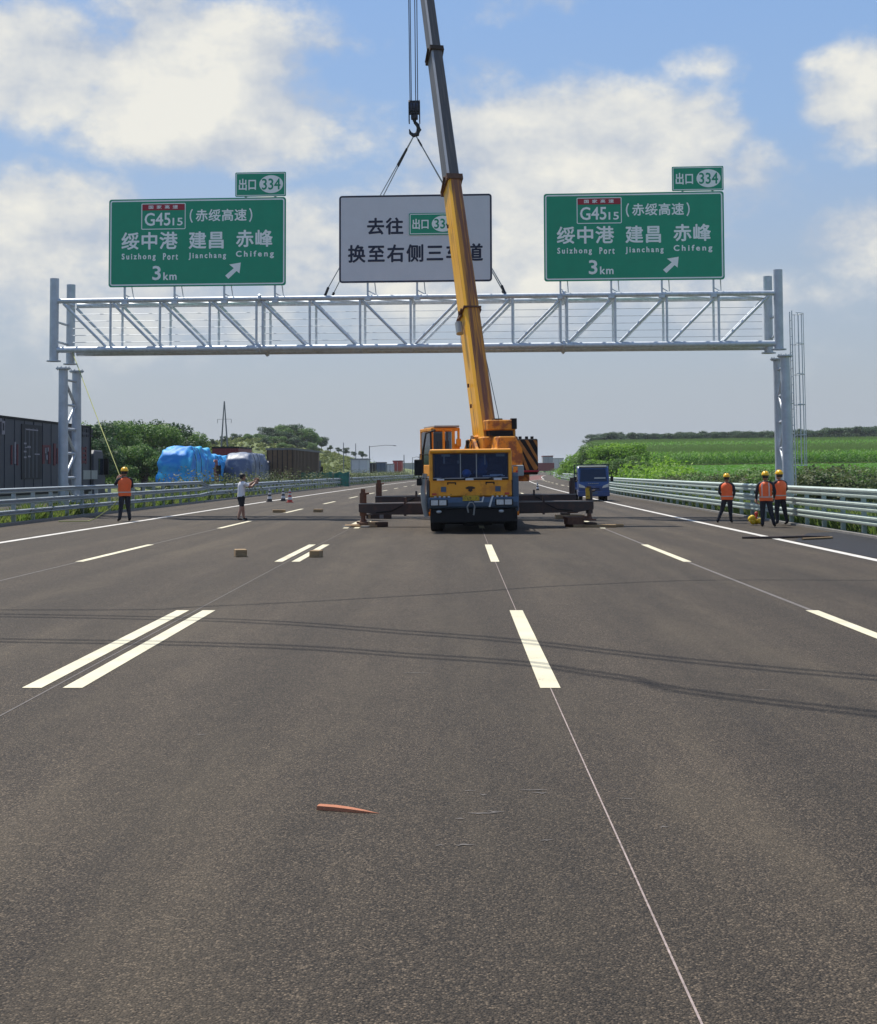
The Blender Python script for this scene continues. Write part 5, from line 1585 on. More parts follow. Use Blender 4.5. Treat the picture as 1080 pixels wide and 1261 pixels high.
xs_ = -17.35 - 1.25
tr = thing('container_lorry', 'long dark grey box lorry with worn red print, behind the left gantry column', 'lorry', (xs_, 48, -.02), R(-.4))
b = MB(); b.b2((-1.25, 0, .95), (1.25, 19.6, 4.02)); b.build('box_body', 'truckdark', tr, bevel=.04)
b = MB(); b.b2((1.25, 0, 3.93), (1.28, 19.6, 4.03)); b.b2((1.25, 0, .92), (1.29, 19.6, 1.06)); b.b2((1.25, 19.5, .95), (1.29, 19.62, 4.02)); b.build('body_edge', 'dark', tr)
for y in np.arange(.6, 19.4, 1.25):
    b = MB(); b.b2((1.25, y - .03, 1.06), (1.272, y + .03, 3.93)); b.build('side_rib', 'trucklattice' if False else 'truckdark', tr)
# dark lattice block and worn red and pale shapes, print on the box side
def spot(px, py): return None
def side_y(px): # where the side plane is seen at photo px
    return (-17.35) * F / (px - 555) - 48
def rectp(px0, px1, py0, py1, m, name='side_print', x=1.283):
    ya, yb_ = side_y(px0), side_y(px1)
    D = (ya + yb_) / 2 + 48
    hy = 580 + .0122 * (555 - (px0 + px1) / 2)
    z0 = CAM_Z - (py1 - hy) * D / F + .02; z1 = CAM_Z - (py0 - hy) * D / F + .02
    b = MB(); b.b2((x - .03, ya, z0), (x, yb_, z1)); return b.build(name, m, tr)
rectp(24.5, 49, 523, 590, 'trucklattice')
for i in range(4):
    rectp(28 + i * 4.6, 29.6 + i * 4.6, 527, 588, 'truckdark', x=1.287)
for (a0, a1, c0, c1) in ((27, 30, 545, 547), (31, 35, 549, 551), (27, 30, 555, 557), (32, 35, 561, 563), (27, 30, 562, 564), (40, 46, 558.5, 560), (29, 44, 528.5, 530), (28, 35, 550.5, 551.5)):
    rectp(a0, a1, c0, c1, 'contwhite', x=1.290)
for (a0, a1, c0, c1) in ((12, 13.4, 548, 572), (19, 20.4, 547, 573), (50, 59.5, 548, 551), (50, 52.5, 551, 571), (57, 59.5, 551, 571), (63.5, 66, 546, 573), (67.5, 70.5, 552, 571)):
    rectp(a0, a1, c0, c1, 'contred')
for (a0, a1, c0, c1) in ((16, 17.6, 544, 571), (53, 54.2, 551.5, 558), (54.4, 56, 560, 566), (56, 57, 551, 556)):
    rectp(a0, a1, c0, c1, 'contwhite')
for i in range(4): rectp(97, 102.5, 551 + i * 5.4, 554 + i * 5.4, 'contred')
rectp(97, 98.3, 550, 571, 'contred'); rectp(101.8, 103, 550, 571, 'contred')
for i in range(3): rectp(98 + i * 4.8, 101 + i * 4.8, 527 + i, 531.5 + i, 'trucklattice'); rectp(98 + i * 4.8, 101 + i * 4.8, 535, 538, 'trucklattice')
rectp(99, 116, 579, 590, 'greyp', 'side_locker')
rectp(-3, .3, 515, 519, 'contwhite'); rectp(.5, 4, 518, 535, 'contwhite'); rectp(1.2, 3.2, 521, 530, 'trucklattice', x=1.287)
lorry_base(tr, 19, 2.5, (2.5, 3.8, 5.1))
b = MB(); b.b2((1.0, 6.3, .5), (1.25, 15, 1.0)); b.build('side_guard', 'greyp', tr)
tractor(tr, 20.3, 'truckdark', 2.9)


def tarp(root, x0, x1, y0, y1, z0, z1, m, seed, round_=.35, lump=.14, name='tarpaulin'):
    """sheeted load: rounded box with sags and folds"""
    r_ = random.Random(seed); nx, ny = 34, 60
    vs = []; b = MB()
    def pt(a, t):  # a 0..1 round the arch, t along
        prof = [(x0, z0), (x0, z1 - round_ * (z1 - z0)), (x0 + .12 * (x1 - x0), z1 - .05), ((x0 + x1) / 2, z1), (x1 - .12 * (x1 - x0), z1 - .05), (x1, z1 - round_ * (z1 - z0)), (x1, z0)]
        k = a * (len(prof) - 1); i = min(int(k), len(prof) - 2); f = k - i
        x = prof[i][0] + (prof[i + 1][0] - prof[i][0]) * f; z = prof[i][1] + (prof[i + 1][1] - prof[i][1]) * f
        return x, z
    ph = [r_.random() * 6 for _ in range(6)]
    for j in range(ny + 1):
        t = j / ny; ends = 1 - .25 * max(0, 1 - min(t, 1 - t) * 8) ** 2
        for i in range(nx + 1):
            a = i / nx; x, z = pt(a, t)
            n = lump * (math.sin(t * 17 + ph[0] + a * 5) * .5 + math.sin(t * 41 + ph[1] + a * 9) * .3 + math.sin(a * 23 + ph[2] + t * 7) * .3)
            cr = abs(math.sin(t * 29 + 3 * math.sin(a * 11 + ph[3]) + ph[4])) * abs(math.sin(a * 19 + 2.4 * math.sin(t * 13 + ph[5]))) ; n += lump * 1.0 * (cr - .3); sh = .10 * lump / .16 * math.sin(a * 31 + t * 37 + ph[5]); n += sh * .35
            x += n * (1 if x > (x0 + x1) / 2 else -1) * .8; z = z0 + (z - z0) * ends + n * (.6 if z > z0 + .2 else 0)
            vs.append((x, y0 + (y1 - y0) * t, z))
    fs = [(j * (nx + 1) + i, j * (nx + 1) + i + 1, (j + 1) * (nx + 1) + i + 1, (j + 1) * (nx + 1) + i) for j in range(ny) for i in range(nx)]
    fs += [tuple(range(nx + 1)), tuple(range(ny * (nx + 1), (ny + 1) * (nx + 1)))[::-1]]
    b.add(vs, fs, 0, True)
    o = b.build(name, m, root)
    for k in range(1, 3):
        t = k / 5; bb = MB(); bb.path([(pt(a, t)[0] + (.06 if a > .5 else -.06), y0 + (y1 - y0) * t + .1 * math.sin(a * 6 + k), pt(a, t)[1] + .07) for a in np.linspace(0, 1, 14)], .02, n=4); bb.build('tie_rope', 'trucklattice', o)
    return o


def flatbed(label, x, y, L, tarpm, H, cabm, seed, cabat=None, z=-.1, lump=.16):
    root = thing('sheeted_lorry', label, 'lorry', (x, y, z), R(-.6))
    b = MB(); b.b2((-1.22, 0, 1.0), (1.22, L, 1.25)); b.build('flatbed', 'truckdark', root)
    lorry_base(root, L, 2.5, (1.2, 2.4, L - 2.5))
    tarp(root, -1.28, 1.30, -.1, L, 1.15, H, tarpm, seed, lump=lump)
    tractor(root, L + .5, cabm, 3.0)
    return root


flatbed('lorry with a large bulging bright blue tarpaulin, right of the left trees', -21.8, 111.5, 10.5, 'tarpblue', 3.95, 'darkred', 3, lump=.17)
flatbed('lorry with a small light-blue tarpaulin close behind the big blue one', -22.2, 126, 9.5, 'tarpcyan', 3.45, 'white', 5)
flatbed('lorry with a drab grey-blue tarpaulin and pale top', -19.6, 130, 11.5, 'tarpgrey', 3.7, 'truckdark', 9, lump=.07)
# dark red tipper
root = thing('tipper_lorry', 'dark red high-sided lorry behind the light-blue tarpaulin', 'lorry', (-23.9, 150, -.1), R(-1))
b = MB(); b.b2((-1.4, 0, 1.2), (1.4, 9, 4.5)); b.build('tipper_body', 'darkred', root, bevel=.05)
b = MB(); b.b2((-1.45, -.05, 4.45), (1.45, 9.05, 4.65)); b.build('top_rail', 'dark', root)
for i in range(5):
    b = MB(); b.b2((-1.2 + i * .55, -.06, 1.3), (-1.1 + i * .55, 0, 4.4)); b.build('side_rib', 'darkred', root)
lorry_base(root, 9, 2.5, (1.2, 2.6, 8)); tractor(root, 9.4, 'darkred')
# brown box lorry
root = thing('slatted_lorry', 'brown high-sided cargo lorry with a flat pale-edged top, below the wooded hill', 'lorry', (-17.3, 143, -.1), R(-1.2))
b = MB(); b.b2((-1.3, 0, 1.0), (1.3, 24, 4.1)); b.build('cargo_body', 'brownbox', root)
for i in range(19):
    b = MB(); b.b2((1.3, .5 + i * 1.2, 1.0), (1.36, .62 + i * 1.2, 4.1)); b.build('stake', 'woodend', root)
for i in range(6):
    b = MB(); b.b2((-1.25 + i * .5, -.06, 1.0), (-1.15 + i * .5, 0, 4.1)); b.build('stake', 'woodend', root)
b = MB(); b.b2((-1.4, -.1, 4.1), (1.4, 24.1, 4.3)); b.build('roof_sheet', 'kerb', root)
lorry_base(root, 23, 2.5, (2, 3.3, 20)); tractor(root, 24.5, 'truckdark')
# far vehicles, a white box van-body and a red and white lorry
def far_box(name, label, cat, px0, px1, pt, pb_, D, depth, mats, rot=0):
    lo, hi = at(px0, pb_, D), at(px1, pt, D)
    root = thing(name, label, cat, ((lo.x + hi.x) / 2, D, lo.z))
    w, h = hi.x - lo.x, hi.z - lo.z
    b = MB(); b.b2((-w / 2, 0, 0), (w / 2, depth, h * .92)); b.build('body', mats[0], root, bevel=.05)
    b = MB(); b.b2((-w / 2 - .1, -.1, h * .92), (w / 2 + .1, depth + .1, h)); b.build('roof', mats[1], root)
    b = MB(); b.b2((-.03, -.04, h * .05), (.03, 0, h * .88)); b.b2((-w / 2 + .05, -.04, h * .05), (-w / 2 + .15, 0, h * .88)); b.build('door_seam', mats[2], root)
    return root
far_box('white_box_trailer', 'small white box trailer at the foot of the grassy slope', 'trailer', 432, 452.5, 564.5, 583, 235, 6, ('white', 'greyp', 'greyp'))
far_box('far_lorry', 'far red lorry near the left of the crane', 'lorry', 484, 495, 567, 582, 330, 8, ('coner', 'darkred', 'white'))
far_box('far_lorry', 'far white lorry next to the red one', 'lorry', 476, 484.5, 571, 582, 325, 8, ('white', 'greyp', 'bluegrey'))
far_box('far_van', 'far dark blue van left of the crane', 'van', 463, 475, 569, 582, 310, 5, ('bluegrey', 'truckdark', 'dark'))
far_box('far_van', 'far black van beside the white box trailer', 'van', 455, 462, 570, 583, 300, 5, ('dark', 'truckdark', 'greyp'))
far_box('far_house', 'far pale grey building right of the crane counterweight', 'house', 669, 681, 561, 578, 620, 10, ('brick', 'roofred', 'dark'))
far_box('far_house', 'far whitish low building just left of the right embankment', 'house', 681.5, 694, 564, 578, 640, 10, ('white', 'greyp', 'bluegrey'))
far_box('far_house', 'far low grey building glimpsed left of the crane mirror', 'house', 496, 514, 570, 581, 600, 12, ('brick', 'greyp', 'dark'))

# notice board with a dark face, beyond the counterweight
p = at(671, 580, 480)
root = thing('far_sign', 'far dark red roadside board beyond the counterweight', 'sign', (p.x, 480, ground_z(p.x, 480)))
b = MB(); b.b2((-3.2, -.1, 6.3 - 4.6), (3.2, .1, 8.8 - 4.4)); b.build('board', 'darkred', root)
b = MB(); b.tube((-2, .1, -1), (-2, .1, 4), .12); b.tube((2, .1, -1), (2, .1, 4), .12); b.build('post', 'greyp', root)

# green netting by the hedge
p = at(400, 588, 150)
root = thing('green_netting', 'bright green netting fence at the hedge below the brown lorry', 'fence', (p.x, 150, ground_z(p.x, 150)))
b = MB(); n = 16
vs = []
for i in range(n + 1):
    x = -2.6 + 5.2 * i / n; vs += [(x, .15 * math.sin(i * 1.3), -.2), (x, .15 * math.sin(i * 1.3 + .4), 1.75 + .1 * math.sin(i * 2.1))]
b.add(vs, [(2 * i, 2 * i + 2, 2 * i + 3, 2 * i + 1) for i in range(n)], 0, True)
b.add([(x, y + .02, z) for x, y, z in vs], [(2 * i, 2 * i + 1, 2 * i + 3, 2 * i + 2) for i in range(n)], 0, True)
b.build('net', 'greennet', root)
for i in range(4):
    b = MB(); b.tube((-2.6 + i * 1.73, .1, -.3), (-2.6 + i * 1.73, .1, 1.9), .04, n=6); b.build('post', 'greyp', root)

# poles, masts, wires
def a_pylon(px0, px1, pt, D, label):
    l, r_, t = at(px0, 580, D), at(px1, 580, D), at((px0 + px1) / 2, pt, D)
    gz = -.5
    root = thing('power_pylon', label, 'power pylon', (t.x, D, gz))
    H = t.z - gz
    for s, xx in ((-1, l.x - t.x), (1, r_.x - t.x)):
        b = MB(); b.tube((xx, 0, 0), (.02 * s, 0, H), .26, .12, n=8); b.build('leg', 'pole', root)
    for f, w in ((.78, 1.6),):
        b = MB(); b.tube((-w, 0, H * f), (w, 0, H * f), .05, n=5); b.build('cross_arm', 'pole', root)
        for s in (-1, 1):
            b = MB(); b.tube((s * w, 0, H * f), (s * w, 0, H * f - .9), .06, n=5); b.build('insulator', 'pole', root)
a_pylon(269.5, 283, 494, 330, 'tall A-shaped power pylon standing beyond the lorries on the left')


def lamp_pole(px, pt, D, label, arm=0, name='street_lamp', cat='pole', wd=.14):
    t = at(px, pt, D); gz = ground_z(t.x, D) if D < 1200 else 0
    root = thing(name, label, cat, (t.x, D, gz)); H = t.z - gz
    b = MB(); b.tube((0, 0, 0), (0, 0, H), wd, wd * .6, n=6); b.build('pole', 'pole', root)
    if arm:
        b = MB(); b.path([(0, 0, H - .2), (arm * .6, 0, H + .1), (arm, 0, H)], wd * .45, n=5); b.b2((arm - .4, -.15, H - .12), (arm + .2, .15, H)); b.build('lamp_arm', 'pole', root)
lamp_pole(455, 549, 300, 'thin lamp post with a long arm right of the white box trailer', 5.5)
lamp_pole(497.5, 560, 300, 'plain grey post near the crane mirror on the left', 0, 'utility_pole')
lamp_pole(438, 546, 360, 'thin mast on the end of the grassy slope', 0, 'utility_pole')
lamp_pole(423, 545, 330, 'thin mast above the trees of the slope', 0, 'utility_pole')
lamp_pole(508, 563, 420, 'farther thin post beside the crane mirror', 2, 'street_lamp')

# overhead power lines above the near road; their shadows fall across the lanes
def wire(shadow, h, label):
    k = SUN_DIR / SUN_DIR.z * h
    pts = [Vector((x, y, 0)) + k for x, y in shadow]
    b = MB(); b.path(pts, .03, n=6)
    return tag(b.build('overhead_wire', 'wire'), label, 'power line')
wa = [(-60, 14.6), (-22, 16.9), (-5.2, 16.4), (-.12, 14.5), (3.44, 11.5), (14, 5), (45, -9)]
wb = [(-60, 14.2), (-22, 14.9), (-4.5, 14.0), (-.1, 12.75), (1.3, 11.6), (2.8, 9.9), (12, 3), (40, -12)]


def smoothpts(pts, n=8):
    out = []
    for i in range(len(pts) - 1):
        p0 = pts[max(i - 1, 0)]; p1_ = pts[i]; p2_ = pts[i + 1]; p3_ = pts[min(i + 2, len(pts) - 1)]
        for k in range(n):
            t = k / n
            out.append(tuple(.5 * ((2 * p1_[j]) + (-p0[j] + p2_[j]) * t + (2 * p0[j] - 5 * p1_[j] + 4 * p2_[j] - p3_[j]) * t * t + (-p0[j] + 3 * p1_[j] - 3 * p2_[j] + p3_[j]) * t ** 3) for j in (0, 1)))
    return out + [pts[-1]]


wire(smoothpts(wa), 12.2, 'upper overhead wire crossing the near road')
wire(smoothpts([(x, y - .28) for x, y in wa]), 12.0, 'second overhead wire crossing the near road')
wire(smoothpts([(-60, 19), (-20, 17.6), (-5.4, 16.9), (-2.9, 17.4), (-.16, 19.1), (1.8, 20.6), (5, 21.6), (12, 20), (45, 12)]), 12.6, 'thin overhead wire slanting away across the near road')
wire(smoothpts(wb), 12.0, 'third overhead wire crossing the near road')
wire(smoothpts([(x, y - .24) for x, y in wb]), 12.2, 'fourth overhead wire crossing the near road')
# ------------------------------------------------------------------ vegetation
def quads_mesh(name, P, U, V, m):
    """leaf mesh from centres P and half-axes U, V (n x 3 arrays)"""
    n = len(P)
    co = np.empty((n, 4, 3)); co[:, 0] = P - U - V * .3; co[:, 1] = P - V; co[:, 2] = P + U; co[:, 3] = P + V
    me = bpy.data.meshes.new(name)
    me.vertices.add(n * 4); me.vertices.foreach_set('co', co.reshape(-1).astype(np.float32))
    me.loops.add(n * 4); me.loops.foreach_set('vertex_index', np.arange(n * 4, dtype=np.int32))
    me.polygons.add(n); me.polygons.foreach_set('loop_start', np.arange(0, n * 4, 4, dtype=np.int32)); me.polygons.foreach_set('loop_total', np.full(n, 4, dtype=np.int32))
    me.materials.append(m if not isinstance(m, str) else M_[m]); me.update(); me.validate()
    return me


def rand_dirs(n):
    v = rng.normal(size=(n, 3)); return v / np.linalg.norm(v, axis=1, keepdims=True)


def leaf_cloud(clumps, n, size, up=.3, inner=.45):
    """leaves spread through ragged ellipsoid clumps: P, U, V"""
    c = np.array([k[:3] for k in clumps], float); r = np.array([k[3:6] for k in clumps], float)
    vol = (r[:, 0] * r[:, 1] * r[:, 2]) ** (2 / 3.); idx = rng.choice(len(clumps), n, p=vol / vol.sum())
    d = rand_dirs(n); rad = inner + (1.08 - inner) * rng.random(n) ** .6
    # ragged outline
    rad *= 1 + .22 * np.sin(d[:, 0] * 7 + idx) * np.sin(d[:, 1] * 8 + idx * 2.1) * np.sin(d[:, 2] * 6 + idx)
    P = c[idx] + d * r[idx] * rad[:, None]
    a = rand_dirs(n) * .8 + d * .2; a[:, 2] *= .6
    nrm = d * .6 + rand_dirs(n) * .7 + np.array([0, 0, up]); nrm /= np.linalg.norm(nrm, axis=1, keepdims=True)
    U = np.cross(nrm, a); U /= np.linalg.norm(U, axis=1, keepdims=True) + 1e-6
    V = np.cross(nrm, U)
    s = size * (.6 + .8 * rng.random(n))[:, None]
    return P, U * s, V * s * .55


LEAF = dict(
    tree=leaf_mat('tree_leaves', [(0.035, 0.088, 0.023), (0.079, 0.167, 0.034), (0.131, 0.235, 0.047), (0.193, 0.295, 0.071)]),
    dark=leaf_mat('dark_leaves', [(0.017, 0.047, 0.020), (0.032, 0.076, 0.029), (0.050, 0.104, 0.036), (0.072, 0.134, 0.043)]),
    bright=leaf_mat('bright_leaves', [(0.054, 0.130, 0.014), (0.124, 0.259, 0.024), (0.217, 0.389, 0.037), (0.310, 0.486, 0.055)], .45),
    shrub=leaf_mat('shrub_leaves', [(0.029, 0.051, 0.020), (0.072, 0.102, 0.038), (0.123, 0.145, 0.058), (0.189, 0.189, 0.087)]),
    corn=leaf_mat('corn_leaves', [(0.041, 0.121, 0.017), (0.083, 0.219, 0.026), (0.138, 0.308, 0.038), (0.235, 0.373, 0.065)], .45),
    corntop=leaf_mat('corn_tassels', [(.12, .20, .05), (.20, .28, .085)], .35),
    crop=leaf_mat('crop_leaves', [(0.050, 0.163, 0.016), (0.090, 0.250, 0.024), (0.130, 0.312, 0.032)], .4),
    weed=leaf_mat('weed_leaves', [(0.044, 0.083, 0.020), (0.099, 0.165, 0.033), (0.165, 0.220, 0.050), (0.242, 0.264, 0.088)], .45),
    grass=leaf_mat('slope_grass', [(.10, .14, .03), (.17, .21, .05), (.26, .28, .08)], .4),
)


def tree_variant(h, w, seed, style):
    r_ = random.Random(seed); cl = []
    n = 13 if style != 'poplar' else 9
    for i in range(n):
        t = r_.random() * 6.283; q = r_.random() ** .6
        if style == 'poplar':
            z = h * (.25 + .72 * i / n); cl.append((r_.uniform(-.12, .12) * w, r_.uniform(-.12, .12) * w, z, w * .28, w * .28, h * .13))
        else:
            z = h * (.42 + .45 * r_.random()); rr = w * .5 * q * math.cos((z / h - .5) * 1.4)
            k = w * (.15 + .11 * r_.random()); cl.append((rr * math.cos(t), rr * math.sin(t), z, k, k, k * .78))
    cl.append((0, 0, h * .82, w * .2, w * .2, h * .13))
    return cl


def tree_parts(h, w, seed, leafm, nleaf, size, style='round'):
    cl = tree_variant(h, w, seed, style)
    P, U, V = leaf_cloud(cl, nleaf, size)
    crown = quads_mesh('crown', P, U, V, LEAF[leafm])
    b = MB(); top = (0.0, 0.0, h * .6)
    b.path([(0, 0, -.4), (.05 * w * .3, 0, h * .2), (0, .03 * w, h * .42), top], [h * .035, h * .028, h * .02, h * .010], n=8)
    for c in cl[:8]:
        z0 = h * .25 + (c[2] - h * .3) * .25
        b.path([(0, 0, z0), (c[0] * .5, c[1] * .5, (z0 + c[2]) / 2 + .1), (c[0], c[1], c[2])], [h * .014, h * .009, h * .004], n=5)
    return crown, b.mesh('trunk', 'trunk')


VARS = {}


def variant(kind, i):
    key = (kind, i)
    if key not in VARS:
        if kind == 'round': VARS[key] = tree_parts(8, 6.6, 10 + i, 'tree', 7500, .15)
        elif kind == 'dark': VARS[key] = tree_parts(8, 5.4, 30 + i, 'dark', 6000, .16)
        elif kind == 'poplar': VARS[key] = tree_parts(8, 4.2, 50 + i, 'dark', 2200, .24, 'poplar')
        elif kind == 'bright': VARS[key] = tree_parts(6, 5.6, 70 + i, 'bright', 6500, .15)
    return VARS[key]


def place_tree(kind, i, x, y, h, label, group, w=1.0, z=None, name='tree', sink=0.0):
    crown, trunk = variant(kind, i)
    base = 8 if kind != 'bright' else 6
    gz = ground_z(x, y) if z is None else z
    root = thing(name, label, 'tree', (x, y, gz - sink), random.random() * 6, group)
    k = h / base; root.scale = (k * w, k * w, k)
    link_mesh('crown', crown, root); link_mesh('trunk', trunk, root)
    return root


def bush_mesh(name, clumps, n, size, m):
    P, U, V = leaf_cloud(clumps, n, size, inner=.2); return quads_mesh(name, P, U, V, LEAF[m])


# wooded mass on the left behind the lorries
G = 'leafy trees behind the lorries on the left'
spots = [(112, 522, 128), (128, 519, 140), (146, 517, 150), (163, 521, 160), (179, 520, 150), (194, 522, 165), (208, 520, 175), (222, 530, 180), (238, 540, 190), (120, 540, 118), (150, 548, 122), (175, 545, 124), (205, 552, 130)]
for i, (px, pt, D) in enumerate(spots):
    p = at(px, pt, D); gz = ground_z(p.x, D)
    place_tree('round' if i % 3 else 'dark', i % 3, p.x, D, (p.z - gz) * 1.03, 'leafy tree behind the lorries at the left, ' + nth(sorted(q[0] for q in spots).index(px)) + ' from the left in its clump', G, w=1.15)
# hill trees
G = 'trees on the wooded hill'
spots = [(318, 531, 392), (332, 520, 398), (346, 516, 402), (360, 517, 406), (373, 521, 402), (386, 526, 410), (305, 543, 385), (325, 540, 372), (348, 541, 370), (290, 549, 385), (339, 531, 380), (366, 533, 385), (380, 538, 392), (355, 526, 395)]
for i, (px, pt, D) in enumerate(spots):
    p = at(px, pt, D); gz = ground_z(p.x, D)
    place_tree('dark' if i % 2 else 'round', i % 3, p.x, D, max(3, p.z - gz), 'dark leafy tree on the hill above the brown lorry, ' + nth(sorted(q[0] for q in spots).index(px)) + ' from the left', G, w=1.65, sink=1.2)
G = 'small trees down the slope of the hill'
for i, (px, pt, D) in enumerate([(396, 541, 425), (407, 548, 430), (417, 551, 440), (426, 551, 440), (436, 556, 450), (446, 555, 450), (276, 552, 360), (262, 556, 350), (248, 560, 345)]):
    p = at(px, pt, D); gz = ground_z(p.x, D)
    place_tree('dark', i % 3, p.x, D, max(2.2, p.z - gz), 'small tree on the falling edge of the hill, ' + nth(sorted([396, 407, 417, 426, 436, 446, 276, 262, 248]).index(px)) + ' from the left', G, w=1.2)
# a rounded ridge of scrub fills the flanks
def scrub(name, label, region, n, count, size, m, hgt, cat='scrub', extra=None):
    """one mass of ground cover: clumps over a patch; region(u, v) -> x, y"""
    cl = []
    for i in range(count):
        x, y = region(rng.random(), rng.random()); h = hgt * (.5 + rng.random()); w = h * (.9 + .8 * rng.random())
        cl.append((x, y, ground_z(x, y) + h * .35, w, w, h * .8))
    P, U, V = leaf_cloud(cl, n, size, inner=.25)
    o = link_mesh(name, quads_mesh(name, P, U, V, LEAF[m]))
    return tag(o, label, cat, kind='stuff')


scrub('left_scrub', 'green scrub filling the bank behind the far carriageway', lambda u, v: (cv(105 + 150 * v) - 34 - 22 * u, 105 + 150 * v), 30000, 130, .22, 'tree', 2.0)
scrub('hedge', 'ragged dark green hedge between the left rail and the lorries', lambda u, v: (cv(76 + 200 * v) - 14.9 - 1.3 * u, 76 + 200 * v), 46000, 300, .085, 'shrub', 1.25)
scrub('slope_grass', 'sunlit yellowish grass on the flank of the hill', lambda u, v: (cv(300 + 120 * v) - 36 - 40 * u, 300 + 120 * v), 42000, 900, .24, 'grass', .45)
# right embankment
scrub('embankment_scrub', 'dense sunlit green bushes covering the right embankment', lambda u, v: (cv(125 + 190 * v) + right_edge(160) + 1.6 + 6 * u, 125 + 190 * v), 42000, 230, .17, 'bright', 1.6)
G = 'bushy trees on the right embankment'
for i, (px, pt, D, k) in enumerate([(712, 556, 235, 'bright'), (722, 549, 215, 'bright'), (733, 540, 200, 'round'), (745, 545, 185, 'bright'), (757, 541, 200, 'bright'), (768, 543, 188, 'bright'), (779, 556, 160, 'round'), (764, 560, 150, 'round'), (748, 563, 150, 'round'), (790, 564, 152, 'round'), (728, 562, 180, 'bright'), (703, 566, 260, 'bright'), (738, 553, 205, 'round')]):
    p = at(px, pt, D); gz = ground_z(p.x, D)
    place_tree(k, i % 3, p.x, D, max(2.0, p.z - gz), {'bright': 'bright yellow-green', 'round': 'darker green'}[k] + ' bushy tree on the right embankment, ' + nth(sorted([712, 722, 733, 745, 757, 768, 779, 764, 748, 790, 728, 703, 738]).index(px)) + ' from the left', G, w=1.3, sink=.3)
# tree line behind the fields
G = 'trees of the dark line behind the fields'
k = 0
for i in range(130):
    px = 733 + i * 3.4 + random.uniform(-1.5, 1.5)
    D = 520 + random.uniform(-15, 40); pt = interp(px, [(733, 532), (790, 532), (860, 531), (950, 530), (1080, 524), (1200, 522)]) + random.uniform(-2, 3)
    p = at(px, pt, D); gz = ground_z(p.x, D)
    place_tree('poplar' if i % 2 else 'dark', i % 3, p.x, D, max(4, p.z - gz), 'dark tree in the long tree line along the top of the fields', G, w=1.7, sink=.6)
# low far woods closing the horizon
def far_wood(y, x0, x1, h, n, name, label):
    cl = []
    x = x0
    while x < x1:
        hh = h * (.5 + rng.random()); cl.append((x, y + rng.random() * 40, hh * .4 + ground_z(x, y), hh * 1.3, hh, hh * .7)); x += h * .9
    P, U, V = leaf_cloud(cl, n, h * .09, inner=.5)
    tag(link_mesh(name, quads_mesh(name, P, U, V, LEAF['dark'])), label, 'woods', kind='stuff')
far_wood(900, -700, 130, 6, 26000, 'distant_woods', 'low woods on the horizon left of the road')
far_wood(1050, 60, 700, 7, 22000, 'distant_woods', 'low woods on the horizon right of the road')

# corn: plants with arching blades, in two terraces
def corn(name, label, x0, x1, y0, y1, dx, dy, h, nb=6):
    xs = np.arange(x0, x1, dx); ys = np.arange(y0, y1, dy)
    X, Y = np.meshgrid(xs, ys); X = X.ravel() + rng.normal(0, dx * .2, X.size); Y = Y.ravel() + rng.normal(0, dy * .1, Y.size)
    # only the front rows are built down to the ground
    Z = np.array([ground_z(a, c) for a, c in zip(X, Y)])
    n = len(X); H_ = h * (.85 + .3 * rng.random(n))
    Ps, Us, Vs = [], [], []
    for k in range(nb):
        t = rng.random(n) * 6.283; zz = H_ * (.15 + .78 * k / nb); ln = h * (.20 + .06 * rng.random(n))
        dv = np.stack([np.cos(t), np.sin(t), .35 + .3 * rng.random(n)], 1)
        side = np.stack([-np.sin(t), np.cos(t), np.zeros(n)], 1)
        P = np.stack([X, Y, Z + zz], 1) + dv * (ln * .7)[:, None]
        Ps.append(P); Us.append(dv * ln[:, None]); Vs.append(side * .085)
    P = np.concatenate(Ps); U = np.concatenate(Us); V = np.concatenate(Vs)
    o = tag(link_mesh(name, quads_mesh(name, P, U, V, LEAF['corn'])), label, 'corn', kind='stuff')
    # pale tassels
    P = np.stack([X, Y, Z + H_ * 1.03], 1); U = np.tile([.02, 0, .16], (n, 1)) * (h / 2); V = np.tile([.07, 0, 0], (n, 1))
    link_mesh('tassels', quads_mesh('tassels', P, U, V, LEAF['corntop']), o)['kind'] = 'stuff'


corn('corn_field', 'nearer terrace of tall green corn on the right', 23, 112, 216, 262, .42, .8, 2.2)
corn('corn_field', 'middle stretch of tall green corn between the two terraces', 25, 140, 262, 327, .62, 1.15, 2.1, 5)
corn('corn_field', 'farther terrace of tall green corn below the tree line', 30, 175, 328, 392, .7, 1.1, 2.4, 5)
corn('corn_field', 'highest strip of corn just before the tree line', 34, 230, 392, 505, 1.2, 2.2, 2.2, 4)
# low crop below the corn
n = 26000
X = 17 + rng.random(n) * 75; Y = 132 + rng.random(n) * 82
X = X + Y * .02
Z = np.array([ground_z(a, c) for a, c in zip(X, Y)])
t = rng.random(n) * 6.283
P = np.stack([X, Y, Z + .14], 1); U = np.stack([np.cos(t) * .3, np.sin(t) * .3, .12 * rng.random(n)], 1); V = np.stack([-np.sin(t) * .14, np.cos(t) * .14, .1 * rng.random(n)], 1)
tag(link_mesh('low_crop', quads_mesh('low_crop', P, U, V, LEAF['crop'])), 'low bright green crop between the shrubs and the corn', 'crop', kind='stuff')
